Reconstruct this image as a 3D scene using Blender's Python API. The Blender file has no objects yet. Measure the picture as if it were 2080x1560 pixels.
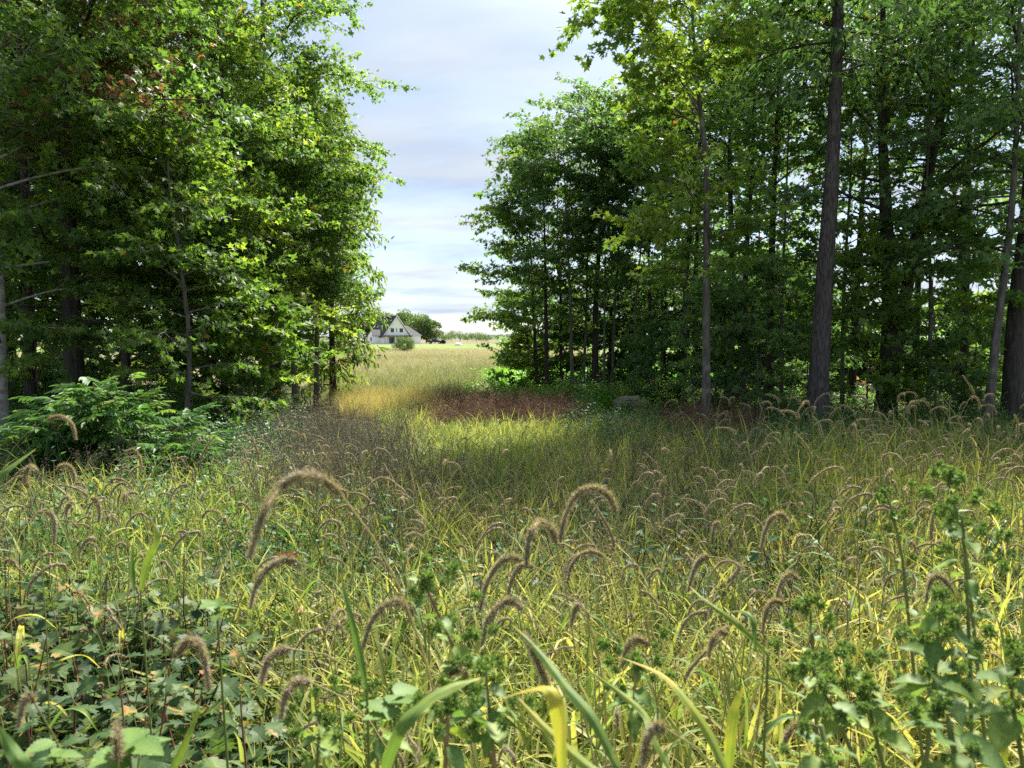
import bpy, math, random
import numpy as np
from mathutils import Vector, Euler

# ------------------------------------------------------------------ camera
S = bpy.context.scene
COL = S.collection
F = 1503.0                    # focal length in pixels of the 2080 px wide photograph
CAM = np.array((0.0, 0.0, 1.65))
PITCH = math.radians(3.47)
cam_d = bpy.data.cameras.new('camera')
cam = bpy.data.objects.new('camera', cam_d)
COL.objects.link(cam)
cam.location = CAM
cam.rotation_euler = (math.radians(90) - PITCH, 0, 0)
cam_d.sensor_width = 34.6
cam_d.lens = 25.0
cam_d.clip_start = 0.05
cam_d.clip_end = 6000
cam_d.dof.use_dof = True
cam_d.dof.focus_distance = 7.0
cam_d.dof.aperture_fstop = 8.0
S.camera = cam

# ------------------------------------------------------------------ light
SUN_EL, SUN_AZ = math.radians(51), math.radians(23)      # azimuth measured from the view direction (+Y) to the right
sun_dir = Vector((math.sin(SUN_AZ) * math.cos(SUN_EL), math.cos(SUN_AZ) * math.cos(SUN_EL), math.sin(SUN_EL)))
sl = bpy.data.lights.new('sun', 'SUN')
sl.energy = 3.1
sl.angle = math.radians(7)
sl.color = (1.0, 0.93, 0.80)
so = bpy.data.objects.new('sun', sl)
COL.objects.link(so)
so.rotation_euler = (-sun_dir).to_track_quat('-Z', 'Y').to_euler()
so.location = (0, 0, 30)

W = bpy.data.worlds.new('World')
S.world = W
W.use_nodes = True
nt = W.node_tree
nt.nodes.clear()
def N(tree, typ, **kw):
    n = tree.nodes.new(typ)
    for k, v in kw.items():
        setattr(n, k, v)
    return n
def link(tree, a, b):
    tree.links.new(a, b)
sky = N(nt, 'ShaderNodeTexSky', sky_type='NISHITA', sun_disc=False)
sky.sun_elevation = SUN_EL
sky.sun_rotation = SUN_AZ
sky.air_density = 1.0
sky.dust_density = 0.4
tc = N(nt, 'ShaderNodeTexCoord')
sep = N(nt, 'ShaderNodeSeparateXYZ')
link(nt, tc.outputs['Generated'], sep.inputs[0])
def M(tree, op, a, b=None, clamp=False):
    n = tree.nodes.new('ShaderNodeMath'); n.operation = op; n.use_clamp = clamp
    for i, v in enumerate((a, b)):
        if v is None: continue
        if isinstance(v, (int, float)): n.inputs[i].default_value = v
        else: tree.links.new(v, n.inputs[i])
    return n.outputs[0]
zz = M(nt, 'MAXIMUM', M(nt, 'ADD', sep.outputs['Z'], 0.22), 0.05)
cx = M(nt, 'DIVIDE', sep.outputs['X'], zz)
cy = M(nt, 'DIVIDE', sep.outputs['Y'], zz)
comb = N(nt, 'ShaderNodeCombineXYZ')
link(nt, cx, comb.inputs[0]); link(nt, cy, comb.inputs[1])
mp = N(nt, 'ShaderNodeMapping')
mp.inputs['Rotation'].default_value = (0, 0, math.radians(24))
mp.inputs['Scale'].default_value = (0.8, 1.9, 1)
link(nt, comb.outputs[0], mp.inputs[0])
n1 = N(nt, 'ShaderNodeTexNoise'); n1.inputs['Scale'].default_value = 0.95; n1.inputs['Detail'].default_value = 7; n1.inputs['Roughness'].default_value = 0.58
n1.inputs['Distortion'].default_value = 0.35
link(nt, mp.outputs[0], n1.inputs['Vector'])
r1 = N(nt, 'ShaderNodeValToRGB')
r1.color_ramp.elements[0].position = 0.36; r1.color_ramp.elements[0].color = (0.5, 0.5, 0.5, 1)
r1.color_ramp.elements[1].position = 0.60; r1.color_ramp.elements[1].color = (1, 1, 1, 1)
link(nt, n1.outputs['Fac'], r1.inputs[0])
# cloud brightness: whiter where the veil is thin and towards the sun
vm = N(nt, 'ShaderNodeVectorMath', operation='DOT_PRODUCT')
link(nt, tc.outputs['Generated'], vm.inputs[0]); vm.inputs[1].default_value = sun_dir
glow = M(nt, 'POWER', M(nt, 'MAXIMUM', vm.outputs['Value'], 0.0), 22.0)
n2 = N(nt, 'ShaderNodeTexNoise'); n2.inputs['Scale'].default_value = 1.9; n2.inputs['Detail'].default_value = 5
link(nt, mp.outputs[0], n2.inputs['Vector'])
shade = M(nt, 'ADD', M(nt, 'MULTIPLY', n2.outputs['Fac'], 0.10), 0.93)
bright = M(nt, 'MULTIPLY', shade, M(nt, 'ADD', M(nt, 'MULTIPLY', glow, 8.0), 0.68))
cc = N(nt, 'ShaderNodeVectorMath', operation='SCALE')
cc.inputs[0].default_value = (0, 0, 0)
cr_ = nt.nodes.new('ShaderNodeValToRGB')
e_ = cr_.color_ramp.elements
e_[0].position = 0.28; e_[0].color = (0.58, 0.73, 1.0, 1); e_[1].position = 0.70; e_[1].color = (0.87, 0.93, 1.0, 1)
link(nt, n2.outputs['Fac'], cr_.inputs[0]); link(nt, cr_.outputs[0], cc.inputs[0])
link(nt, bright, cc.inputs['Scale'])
sks = N(nt, 'ShaderNodeVectorMath', operation='SCALE')
link(nt, sky.outputs[0], sks.inputs[0]); sks.inputs['Scale'].default_value = 1.0
bg1 = N(nt, 'ShaderNodeBackground'); bg1.inputs['Strength'].default_value = 0.05
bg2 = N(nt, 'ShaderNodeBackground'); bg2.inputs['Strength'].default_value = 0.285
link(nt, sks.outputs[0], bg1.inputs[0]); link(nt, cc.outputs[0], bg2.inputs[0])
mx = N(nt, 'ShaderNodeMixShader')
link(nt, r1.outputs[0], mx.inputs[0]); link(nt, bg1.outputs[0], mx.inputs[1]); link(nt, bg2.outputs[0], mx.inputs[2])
wo = N(nt, 'ShaderNodeOutputWorld')
link(nt, mx.outputs[0], wo.inputs[0])

vs = S.view_settings
vs.view_transform = 'Standard'
vs.look = 'None'
vs.exposure = 2.28
vs.gamma = 1.0
vs.use_curve_mapping = False
cy_ = S.cycles
cy_.max_bounces = 6; cy_.diffuse_bounces = 4; cy_.glossy_bounces = 1; cy_.transmission_bounces = 4; cy_.transparent_max_bounces = 6
cy_.caustics_reflective = False; cy_.caustics_refractive = False
cy_.use_denoising = False
try:
    cy_.denoiser = 'OPENIMAGEDENOISE'; cy_.denoising_input_passes = 'RGB_ALBEDO_NORMAL'; cy_.denoising_prefilter = 'ACCURATE'
except Exception:
    pass
cy_.sample_clamp_indirect = 6.0

# ------------------------------------------------------------------ helpers
FWD = np.array((0, math.cos(PITCH), -math.sin(PITCH)))
UP = np.array((0, math.sin(PITCH), math.cos(PITCH)))
RIGHT = np.array((1.0, 0, 0))
def at(px, py, d):
    """world point seen at photograph pixel px,py, d metres in front of the camera"""
    return CAM + d * (FWD + (px - 1040) / F * RIGHT + (780 - py) / F * UP)
def gx(px, d):
    return (px - 1040) / F * d

def norm(a):
    a = np.asarray(a, float)
    return a / np.maximum(np.linalg.norm(a, axis=-1, keepdims=True), 1e-9)

class Geo:
    """collects triangles and quads with a per-vertex tint"""
    def __init__(s):
        s.v = []; s.t = []; s.q = []; s.c = []; s.n = 0; s.tm = []; s.qm = []
    def add(s, v, tris=None, quads=None, tint=0.5, mat=0):
        v = np.asarray(v, float).reshape(-1, 3)
        if tris is not None and len(tris):
            t = np.asarray(tris, int).reshape(-1, 3) + s.n; s.t.append(t); s.tm.append(np.full(len(t), mat))
        if quads is not None and len(quads):
            q = np.asarray(quads, int).reshape(-1, 4) + s.n; s.q.append(q); s.qm.append(np.full(len(q), mat))
        s.v.append(v); s.c.append(np.broadcast_to(np.asarray(tint, float), (len(v),)).copy())
        s.n += len(v)
    def mesh(s, name, mats, smooth=True):
        me = bpy.data.meshes.new(name)
        v = np.concatenate(s.v) if s.v else np.zeros((0, 3))
        t = np.concatenate(s.t) if s.t else np.zeros((0, 3), int)
        q = np.concatenate(s.q) if s.q else np.zeros((0, 4), int)
        me.vertices.add(len(v)); me.vertices.foreach_set('co', v.astype(np.float32).ravel())
        me.loops.add(t.size + q.size)
        me.loops.foreach_set('vertex_index', np.concatenate([t.ravel(), q.ravel()]).astype(np.int32))
        me.polygons.add(len(t) + len(q))
        ls = np.concatenate([np.arange(len(t)) * 3, t.size + np.arange(len(q)) * 4]).astype(np.int32)
        me.polygons.foreach_set('loop_start', ls)
        mi = np.concatenate([np.concatenate(s.tm) if s.tm else np.zeros(0, int), np.concatenate(s.qm) if s.qm else np.zeros(0, int)])
        me.polygons.foreach_set('material_index', mi.astype(np.int32))
        me.polygons.foreach_set('use_smooth', np.full(len(t) + len(q), smooth))
        a = me.attributes.new('tint', 'FLOAT', 'POINT')
        a.data.foreach_set('value', np.concatenate(s.c).astype(np.float32))
        for m in (mats if isinstance(mats, (list, tuple)) else [mats]):
            me.materials.append(m)
        me.update(calc_edges=True); me.validate()
        return me

def obj(name, me, parent=None, loc=None, rot=None, scale=None):
    o = bpy.data.objects.new(name, me)
    COL.objects.link(o)
    if parent: o.parent = parent
    if loc is not None: o.location = loc
    if rot is not None: o.rotation_euler = rot
    if scale is not None: o.scale = (scale,) * 3 if isinstance(scale, (int, float)) else scale
    return o
def tag(o, label=None, cat=None, group=None, kind=None):
    if label: o['label'] = label
    if cat: o['category'] = cat
    if group: o['group'] = group
    if kind: o['kind'] = kind
    return o
def empty(name, loc=(0, 0, 0), rz=0.0, scale=1.0):
    o = bpy.data.objects.new(name, None); COL.objects.link(o)
    o.location = loc; o.rotation_euler = (0, 0, rz); o.scale = (scale,) * 3
    o.empty_display_size = 0.2
    return o
def copy_tree(o, parent=None):
    c = o.copy(); COL.objects.link(c)
    if parent: c.parent = parent
    for ch in [x for x in bpy.data.objects if x.parent == o]:
        copy_tree(ch, c)
    return c
def copy_kids(o, kids):
    """a thing and its direct parts (kids given, so no search)"""
    c = o.copy(); COL.objects.link(c)
    for ch in kids:
        k = ch.copy(); COL.objects.link(k); k.parent = c
    return c

def catmull(pts, n):
    p = np.asarray(pts, float)
    if len(p) == 2: return p[0] + (p[1] - p[0]) * np.linspace(0, 1, n)[:, None]
    e = np.vstack([2 * p[0] - p[1], p, 2 * p[-1] - p[-2]])
    u = np.linspace(0, len(p) - 1 - 1e-6, n); i = u.astype(int); t = (u - i)[:, None]
    a, b, c, d = e[i], e[i + 1], e[i + 2], e[i + 3]
    return 0.5 * (2 * b + (c - a) * t + (2 * a - 5 * b + 4 * c - d) * t ** 2 + (3 * b - a - 3 * c + d) * t ** 3)
def frames(p):
    t = norm(np.gradient(p, axis=0))
    ref = np.array((0.13, 0.21, 1.0)) if abs(norm(t.mean(0))[2]) < 0.8 else np.array((1.0, 0.15, 0.1))
    s = norm(np.cross(t, ref)); u = np.cross(s, t)
    return t, s, u
def tube(g, path, rad, sides=6, tint=0.5, mat=0, bump=None, cap=False):
    p = np.asarray(path, float); n = len(p)
    rad = np.broadcast_to(np.asarray(rad, float), (n,))
    t, s, u = frames(p)
    a = np.linspace(0, 2 * math.pi, sides, endpoint=False)
    R = rad[:, None] * (np.ones((n, sides)) if bump is None else bump)
    v = p[:, None] + R[..., None] * (np.cos(a)[None, :, None] * s[:, None] + np.sin(a)[None, :, None] * u[:, None])
    i = np.arange(n - 1)[:, None] * sides; j = np.arange(sides)[None]; k = (j + 1) % sides
    q = np.stack([i + j, i + k, i + sides + k, i + sides + j], -1).reshape(-1, 4)
    vv = v.reshape(-1, 3); tr = None
    if cap:
        vv = np.vstack([vv, p[0], p[-1]]); m = n * sides
        jj = np.arange(sides); kk = (jj + 1) % sides
        tr = np.vstack([np.stack([np.full(sides, m), kk, jj], -1), np.stack([np.full(sides, m + 1), m - sides + jj, m - sides + kk], -1)])
    g.add(vv, tris=tr, quads=q, tint=tint, mat=mat)
def ribbon(g, path, width, side, tint=0.5, fold=0.0, nrm=None, mat=0, edge=0.0):
    """a blade: a strip along path, width per point, with a fold along its middle"""
    p = np.asarray(path, float); n = len(p); w = np.broadcast_to(np.asarray(width, float), (n,))[:, None]
    s = norm(np.broadcast_to(np.asarray(side, float), (n, 3)))
    t = norm(np.gradient(p, axis=0)); s = norm(s - (s * t).sum(1, keepdims=True) * t)
    u = np.cross(t, s)
    v = np.stack([p - s * w / 2 + u * w * fold, p, p + s * w / 2 + u * w * fold], 1).reshape(-1, 3)
    i = np.arange(n - 1) * 3
    q = np.concatenate([np.stack([i, i + 1, i + 4, i + 3], -1), np.stack([i + 1, i + 2, i + 5, i + 4], -1)])
    ti = np.repeat(np.broadcast_to(np.asarray(tint, float), (n,)), 3) + np.tile([edge, -edge * .4, edge], n)
    g.add(v, quads=q, tint=ti, mat=mat)

# leaf outlines: x across, y from stalk to tip, z along the normal; fans
def fan_leaf(outline, fold=0.12, droop=0.15, center=None):
    o = np.asarray(outline, float)
    z = fold * np.abs(o[:, 0]) - droop * o[:, 1] ** 2
    v = np.column_stack([o, z])
    if center is None:
        tr = [(0, i, i + 1) for i in range(1, len(o) - 1)]
    else:
        v = np.vstack([v, (0, center, -droop * center ** 2)])
        k = len(o); tr = [(k, i, (i + 1) % k) for i in range(k)]
    return v, np.array(tr)
def mir(half):
    return half + [(-x, y) for x, y in reversed(half[1:-1] if abs(half[-1][0]) < 1e-6 else half[1:])]
MAPLE4 = fan_leaf([(0, 0), (0.52, 0.38), (0.17, 0.50), (0, 1.0), (-0.17, 0.50), (-0.52, 0.38)])
MAPLE8 = fan_leaf([(0, 0.02), (0.36, 0.02), (0.26, 0.24), (0.56, 0.55), (0.20, 0.52), (0, 1.0), (-0.20, 0.52), (-0.56, 0.55), (-0.26, 0.24), (-0.36, 0.02)])
OVATE4 = fan_leaf([(0, 0), (0.24, 0.32), (0.17, 0.68), (0, 1.0), (-0.17, 0.68), (-0.24, 0.32)])
LANCE4 = fan_leaf([(0, 0), (0.15, 0.30), (0.11, 0.66), (0, 1.0), (-0.11, 0.66), (-0.15, 0.30)])
LANCE2 = fan_leaf([(0, 0), (0.16, 0.45), (0, 1.0), (-0.16, 0.45)])
DIAMOND = fan_leaf([(0, 0), (0.36, 0.45), (0, 1.0), (-0.36, 0.45)])
def leaves(g, tpl, pos, d, nrm, size, tint, mat=0):
    v, t = tpl
    d = norm(d); s = norm(np.cross(d, nrm)); u = np.cross(s, d)
    P = pos[:, None] + size[:, None, None] * (v[None, :, 0:1] * s[:, None] + v[None, :, 1:2] * d[:, None] + v[None, :, 2:3] * u[:, None])
    k = len(v); n = len(pos)
    T = (np.arange(n) * k)[:, None, None] + t[None]
    g.add(P.reshape(-1, 3), tris=T.reshape(-1, 3), tint=np.repeat(tint, k), mat=mat)

# ------------------------------------------------------------------ materials
MATS = {}
def ramp_node(tree, stops):
    r = tree.nodes.new('ShaderNodeValToRGB')
    e = r.color_ramp.elements
    while len(e) > 1: e.remove(e[-1])
    e[0].position = stops[0][0]; e[0].color = (*stops[0][1], 1)
    for p, c in stops[1:]:
        x = e.new(p); x.color = (*c, 1)
    return r
def leaf_mat(name, stops, transl=0.45, boost=1.6, rough=0.5, inst=0.0, vein=True, spec=0.35):
    m = bpy.data.materials.new(name); m.use_nodes = True; t = m.node_tree; t.nodes.clear()
    at_ = N(t, 'ShaderNodeAttribute', attribute_name='tint')
    fac = at_.outputs['Fac']
    if inst:
        ai = N(t, 'ShaderNodeAttribute', attribute_name='itint', attribute_type='INSTANCER')
        fac = M(t, 'ADD', M(t, 'MULTIPLY', fac, 1 - inst), M(t, 'MULTIPLY', ai.outputs['Fac'], inst))
    if vein == 'net':
        tcv = N(t, 'ShaderNodeTexCoord'); sv = N(t, 'ShaderNodeSeparateXYZ'); link(t, tcv.outputs['Object'], sv.inputs[0])
        ph = M(t, 'SUBTRACT', M(t, 'MULTIPLY', sv.outputs['Y'], 58.0), M(t, 'MULTIPLY', M(t, 'ABSOLUTE', sv.outputs['X']), 46.0))
        vn_ = M(t, 'POWER', M(t, 'ABSOLUTE', M(t, 'SINE', M(t, 'MULTIPLY', ph, 0.5))), 14.0)
        fac = M(t, 'ADD', fac, M(t, 'MULTIPLY', vn_, 0.07))
        ns = N(t, 'ShaderNodeTexNoise'); ns.inputs['Scale'].default_value = 7.0; ns.inputs['Detail'].default_value = 3; link(t, tcv.outputs['Object'], ns.inputs['Vector'])
        fac = M(t, 'ADD', fac, M(t, 'MULTIPLY', M(t, 'GREATER_THAN', ns.outputs['Fac'], 0.66), 0.35))
    if vein:
        no = N(t, 'ShaderNodeTexNoise'); no.inputs['Scale'].default_value = 28; no.inputs['Detail'].default_value = 2
        tcn = N(t, 'ShaderNodeTexCoord'); link(t, tcn.outputs['Object'], no.inputs['Vector'])
        fac = M(t, 'ADD', fac, M(t, 'MULTIPLY', M(t, 'SUBTRACT', no.outputs['Fac'], 0.5), 0.16), True)
    r = ramp_node(t, stops); link(t, fac, r.inputs[0])
    p = N(t, 'ShaderNodeBsdfPrincipled'); link(t, r.outputs[0], p.inputs['Base Color'])
    p.inputs['Roughness'].default_value = rough; p.inputs['Specular IOR Level'].default_value = spec
    tb = N(t, 'ShaderNodeBsdfTranslucent')
    mc = N(t, 'ShaderNodeVectorMath', operation='MULTIPLY'); link(t, r.outputs[0], mc.inputs[0])
    mc.inputs[1].default_value = (boost * 1.05, boost * 1.1, boost * 0.6)
    link(t, mc.outputs[0], tb.inputs[0])
    mxs = N(t, 'ShaderNodeMixShader'); mxs.inputs[0].default_value = transl
    link(t, p.outputs[0], mxs.inputs[1]); link(t, tb.outputs[0], mxs.inputs[2])
    o = N(t, 'ShaderNodeOutputMaterial'); link(t, mxs.outputs[0], o.inputs[0])
    MATS[name] = m
    return m
def bark_mat(name, dark, light, scale=(14, 14, 2.2), bump=0.6, patch=None):
    m = bpy.data.materials.new(name); m.use_nodes = True; t = m.node_tree
    p = t.nodes['Principled BSDF']; p.inputs['Roughness'].default_value = 0.9; p.inputs['Specular IOR Level'].default_value = 0.15
    tcn = N(t, 'ShaderNodeTexCoord'); mpn = N(t, 'ShaderNodeMapping'); mpn.inputs['Scale'].default_value = scale
    link(t, tcn.outputs['Object'], mpn.inputs[0])
    no = N(t, 'ShaderNodeTexNoise'); no.inputs['Scale'].default_value = 1.6; no.inputs['Detail'].default_value = 6; no.inputs['Distortion'].default_value = 0.6
    link(t, mpn.outputs[0], no.inputs['Vector'])
    r = ramp_node(t, [(0.3, dark), (0.7, light)]); link(t, no.outputs['Fac'], r.inputs[0])
    col = r.outputs[0]
    if patch:
        n2_ = N(t, 'ShaderNodeTexNoise'); n2_.inputs['Scale'].default_value = 3.0; n2_.inputs['Detail'].default_value = 4
        link(t, tcn.outputs['Object'], n2_.inputs['Vector'])
        r2 = ramp_node(t, [(0.55, (0, 0, 0)), (0.66, (1, 1, 1))]); link(t, n2_.outputs['Fac'], r2.inputs[0])
        mi = N(t, 'ShaderNodeMix', data_type='RGBA'); link(t, r2.outputs[0], mi.inputs[0]); link(t, col, mi.inputs[6]); mi.inputs[7].default_value = (*patch, 1)
        col = mi.outputs[2]
    link(t, col, p.inputs['Base Color'])
    b = N(t, 'ShaderNodeBump'); b.inputs['Strength'].default_value = bump; b.inputs['Distance'].default_value = 0.02
    link(t, no.outputs['Fac'], b.inputs['Height']); link(t, b.outputs[0], p.inputs['Normal'])
    return m
def plain(name, c, rough=0.6, spec=0.3, metal=0.0, var=0.12, scale=4.0):
    m = bpy.data.materials.new(name); m.use_nodes = True; t = m.node_tree
    p = t.nodes['Principled BSDF']; p.inputs['Roughness'].default_value = rough; p.inputs['Specular IOR Level'].default_value = spec; p.inputs['Metallic'].default_value = metal
    tcn = N(t, 'ShaderNodeTexCoord'); no = N(t, 'ShaderNodeTexNoise'); no.inputs['Scale'].default_value = scale; no.inputs['Detail'].default_value = 4
    link(t, tcn.outputs['Object'], no.inputs['Vector'])
    r = ramp_node(t, [(0.3, tuple(x * (1 - var) for x in c)), (0.7, tuple(min(1, x * (1 + var)) for x in c))])
    link(t, no.outputs['Fac'], r.inputs[0]); link(t, r.outputs[0], p.inputs['Base Color'])
    return m

MAPLE = leaf_mat('maple_leaf', [(0.0, (0.034, 0.070, 0.020)), (0.45, (0.075, 0.138, 0.026)), (0.78, (0.135, 0.205, 0.032)), (0.93, (0.24, 0.27, 0.04)), (0.97, (0.36, 0.16, 0.03)), (1.0, (0.20, 0.06, 0.03))], transl=0.50, boost=2.05)
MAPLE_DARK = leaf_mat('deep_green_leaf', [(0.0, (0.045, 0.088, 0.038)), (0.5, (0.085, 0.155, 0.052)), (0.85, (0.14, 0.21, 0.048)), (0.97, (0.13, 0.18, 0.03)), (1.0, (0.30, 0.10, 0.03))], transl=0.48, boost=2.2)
ASH = leaf_mat('ash_leaf', [(0.0, (0.045, 0.085, 0.020)), (0.5, (0.085, 0.135, 0.025)), (0.85, (0.16, 0.20, 0.035)), (1.0, (0.26, 0.22, 0.05))], transl=0.48, boost=2.1)
DEADLEAF = leaf_mat('dead_leaf', [(0.0, (0.09, 0.038, 0.028)), (0.6, (0.20, 0.085, 0.045)), (1.0, (0.33, 0.18, 0.08))], transl=0.3, boost=1.2)
GRASS = leaf_mat('grass_blade', [(0.0, (0.06, 0.12, 0.030)), (0.30, (0.135, 0.195, 0.055)), (0.55, (0.26, 0.29, 0.085)), (0.75, (0.43, 0.38, 0.13)), (0.90, (0.55, 0.45, 0.21)), (1.0, (0.46, 0.33, 0.16))], transl=0.42, boost=1.35, inst=0.5, vein=False, rough=0.5, spec=0.15)
STRAW = leaf_mat('dry_grass', [(0.0, (0.22, 0.23, 0.08)), (0.5, (0.46, 0.38, 0.17)), (1.0, (0.60, 0.50, 0.30))], transl=0.3, boost=1.1, inst=0.5, vein=False, rough=0.6)
MEADOW = leaf_mat('meadow_grass', [(0.0, (0.15, 0.20, 0.08)), (0.4, (0.30, 0.30, 0.165)), (0.7, (0.45, 0.39, 0.28)), (1.0, (0.54, 0.44, 0.36))], transl=0.3, boost=1.1, inst=0.6, vein=False, rough=0.7)
GOLD = leaf_mat('golden_grass', [(0.0, (0.26, 0.26, 0.08)), (0.5, (0.44, 0.37, 0.16)), (1.0, (0.58, 0.47, 0.26))], transl=0.35, boost=1.1, inst=0.5, vein=False, rough=0.6)
DOCK = leaf_mat('rust_weed', [(0.0, (0.075, 0.043, 0.034)), (0.6, (0.165, 0.088, 0.066)), (0.85, (0.25, 0.165, 0.10)), (1.0, (0.13, 0.16, 0.06))], transl=0.2, boost=1.2, inst=0.4, vein=False, rough=0.8)
GREYWEED = leaf_mat('grey_weed', [(0.0, (0.06, 0.050, 0.045)), (0.5, (0.135, 0.110, 0.095)), (0.8, (0.13, 0.145, 0.08)), (1.0, (0.25, 0.22, 0.17))], transl=0.25, boost=1.1, inst=0.4, vein=False, rough=0.8)
WEED = leaf_mat('weed_leaf', [(0.0, (0.030, 0.085, 0.030)), (0.5, (0.065, 0.15, 0.055)), (0.85, (0.13, 0.22, 0.09)), (1.0, (0.24, 0.27, 0.08))], transl=0.38, boost=1.4, inst=0.4, vein=False)
CROP = leaf_mat('crop_leaf', [(0.0, (0.10, 0.26, 0.025)), (1.0, (0.20, 0.40, 0.04))], transl=0.45, boost=1.5, inst=0.5, vein=False)
BUSHLEAF = leaf_mat('bush_leaf', [(0.0, (0.040, 0.105, 0.032)), (0.5, (0.075, 0.165, 0.045)), (0.9, (0.14, 0.24, 0.055)), (1.0, (0.25, 0.27, 0.06))], transl=0.40, boost=1.4, rough=0.5, spec=0.3)
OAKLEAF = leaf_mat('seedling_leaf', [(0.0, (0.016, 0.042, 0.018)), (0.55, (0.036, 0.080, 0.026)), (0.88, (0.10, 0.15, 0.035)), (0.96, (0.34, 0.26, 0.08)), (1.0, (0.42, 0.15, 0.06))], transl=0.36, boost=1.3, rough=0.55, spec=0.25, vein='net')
HERBLEAF = leaf_mat('herb_leaf', [(0.0, (0.050, 0.10, 0.032)), (0.5, (0.098, 0.175, 0.050)), (0.85, (0.17, 0.25, 0.06)), (1.0, (0.30, 0.36, 0.06))], transl=0.36, boost=1.3, rough=0.55, spec=0.25, vein='net')
BRISTLE = leaf_mat('bristle', [(0.0, (0.13, 0.11, 0.06)), (0.5, (0.31, 0.25, 0.16)), (1.0, (0.52, 0.44, 0.32))], transl=0.35, boost=1.0, vein=False, rough=0.6)
STEMG = leaf_mat('green_stem', [(0.0, (0.06, 0.10, 0.03)), (0.5, (0.15, 0.18, 0.05)), (0.8, (0.34, 0.28, 0.11)), (1.0, (0.16, 0.07, 0.05))], transl=0.1, boost=1.0, vein=False)
FARLEAF = leaf_mat('far_leaf', [(0.0, (0.055, 0.105, 0.035)), (0.6, (0.105, 0.165, 0.045)), (1.0, (0.19, 0.23, 0.06))], transl=0.35, boost=1.5)
BARK = bark_mat('grey_bark', (0.055, 0.048, 0.042), (0.17, 0.155, 0.135), patch=(0.20, 0.19, 0.165))
BARK_D = bark_mat('dark_bark', (0.028, 0.024, 0.021), (0.085, 0.075, 0.066))
BARK_F = bark_mat('furrowed_bark', (0.022, 0.019, 0.019), (0.115, 0.100, 0.098), scale=(24, 24, 4.5), bump=1.0)
BARK_P = bark_mat('pale_bark', (0.15, 0.14, 0.125), (0.36, 0.35, 0.32), scale=(5, 5, 9), bump=0.4, patch=(0.10, 0.09, 0.08))

# ------------------------------------------------------------------ ground
def sheet(name, poly, z, mat, label=None):
    me = bpy.data.meshes.new(name)
    me.from_pydata([(x, y, z) for x, y in poly], [], [tuple(range(len(poly)))])
    me.materials.append(mat)
    o = obj(name, me); o['kind'] = 'structure'
    return o
def ground_mat(name, stops, s1=0.25, s2=9.0, bump=0.5):
    m = bpy.data.materials.new(name); m.use_nodes = True; t = m.node_tree
    p = t.nodes['Principled BSDF']; p.inputs['Roughness'].default_value = 0.95; p.inputs['Specular IOR Level'].default_value = 0.1
    tcn = N(t, 'ShaderNodeTexCoord')
    a = N(t, 'ShaderNodeTexNoise'); a.inputs['Scale'].default_value = s1; a.inputs['Detail'].default_value = 5
    b = N(t, 'ShaderNodeTexNoise'); b.inputs['Scale'].default_value = s2; b.inputs['Detail'].default_value = 6
    link(t, tcn.outputs['Object'], a.inputs['Vector']); link(t, tcn.outputs['Object'], b.inputs['Vector'])
    f = M(t, 'ADD', M(t, 'MULTIPLY', a.outputs['Fac'], 0.55), M(t, 'MULTIPLY', b.outputs['Fac'], 0.45))
    r = ramp_node(t, stops); link(t, f, r.inputs[0]); link(t, r.outputs[0], p.inputs['Base Color'])
    bm_ = N(t, 'ShaderNodeBump'); bm_.inputs['Strength'].default_value = bump; bm_.inputs['Distance'].default_value = 0.05
    link(t, b.outputs['Fac'], bm_.inputs['Height']); link(t, bm_.outputs[0], p.inputs['Normal'])
    return m
G_SOIL = ground_mat('soil_and_litter', [(0.35, (0.035, 0.032, 0.018)), (0.5, (0.07, 0.075, 0.03)), (0.65, (0.10, 0.09, 0.045))])
G_MEADOW = ground_mat('meadow_floor', [(0.35, (0.09, 0.10, 0.04)), (0.5, (0.17, 0.15, 0.08)), (0.65, (0.22, 0.185, 0.12))], s1=0.12)
G_LAWN = ground_mat('mown_grass', [(0.35, (0.10, 0.155, 0.035)), (0.5, (0.14, 0.19, 0.05)), (0.65, (0.20, 0.21, 0.075))], s1=0.06, s2=3)
G_CROP = ground_mat('crop_floor', [(0.35, (0.06, 0.17, 0.02)), (0.65, (0.12, 0.27, 0.03))])
G_FAR = ground_mat('far_fields', [(0.35, (0.10, 0.12, 0.045)), (0.5, (0.165, 0.14, 0.07)), (0.65, (0.11, 0.135, 0.05))], s1=0.02, s2=0.4)
# one continuous sheet with gentle unevenness, reaching the horizon
sheet('ground', [(-3000, -40), (3000, -40), (3000, 4500), (-3000, 4500)], -0.02, G_FAR)
sheet('forest_floor', [(-40, -8), (40, -8), (40, 16), (14, 24), (1.4, 21.5), (-.8, 18), (-4.6, 18), (-7, 26), (-40, 30)], -0.006, G_SOIL)
sheet('meadow', [(-4.6, 18), (-.8, 18), (1.4, 21.5), (4.5, 31), (16, 33), (24, 88), (-60, 86), (-60, 30), (-40, 30), (-7, 26)], -0.010, G_MEADOW)
sheet('lawn', [(-90, 86), (24, 88), (60, 200), (60, 246), (-90, 232)], -0.012, G_LAWN)
sheet('fallow_strip', [(-48, 262), (60, 262), (90, 420), (-70, 420)], -0.016, ground_mat('dry_weeds', [(0.35, (0.10, 0.085, 0.05)), (0.5, (0.16, 0.125, 0.085)), (0.65, (0.20, 0.17, 0.10))], s1=.05, s2=1.5))
sheet('crop_field', [(1.4, 21.5), (14, 24), (40, 16), (260, 16), (260, 210), (60, 200), (24, 88), (16, 33), (4.5, 31)], -0.014, G_CROP)

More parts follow.
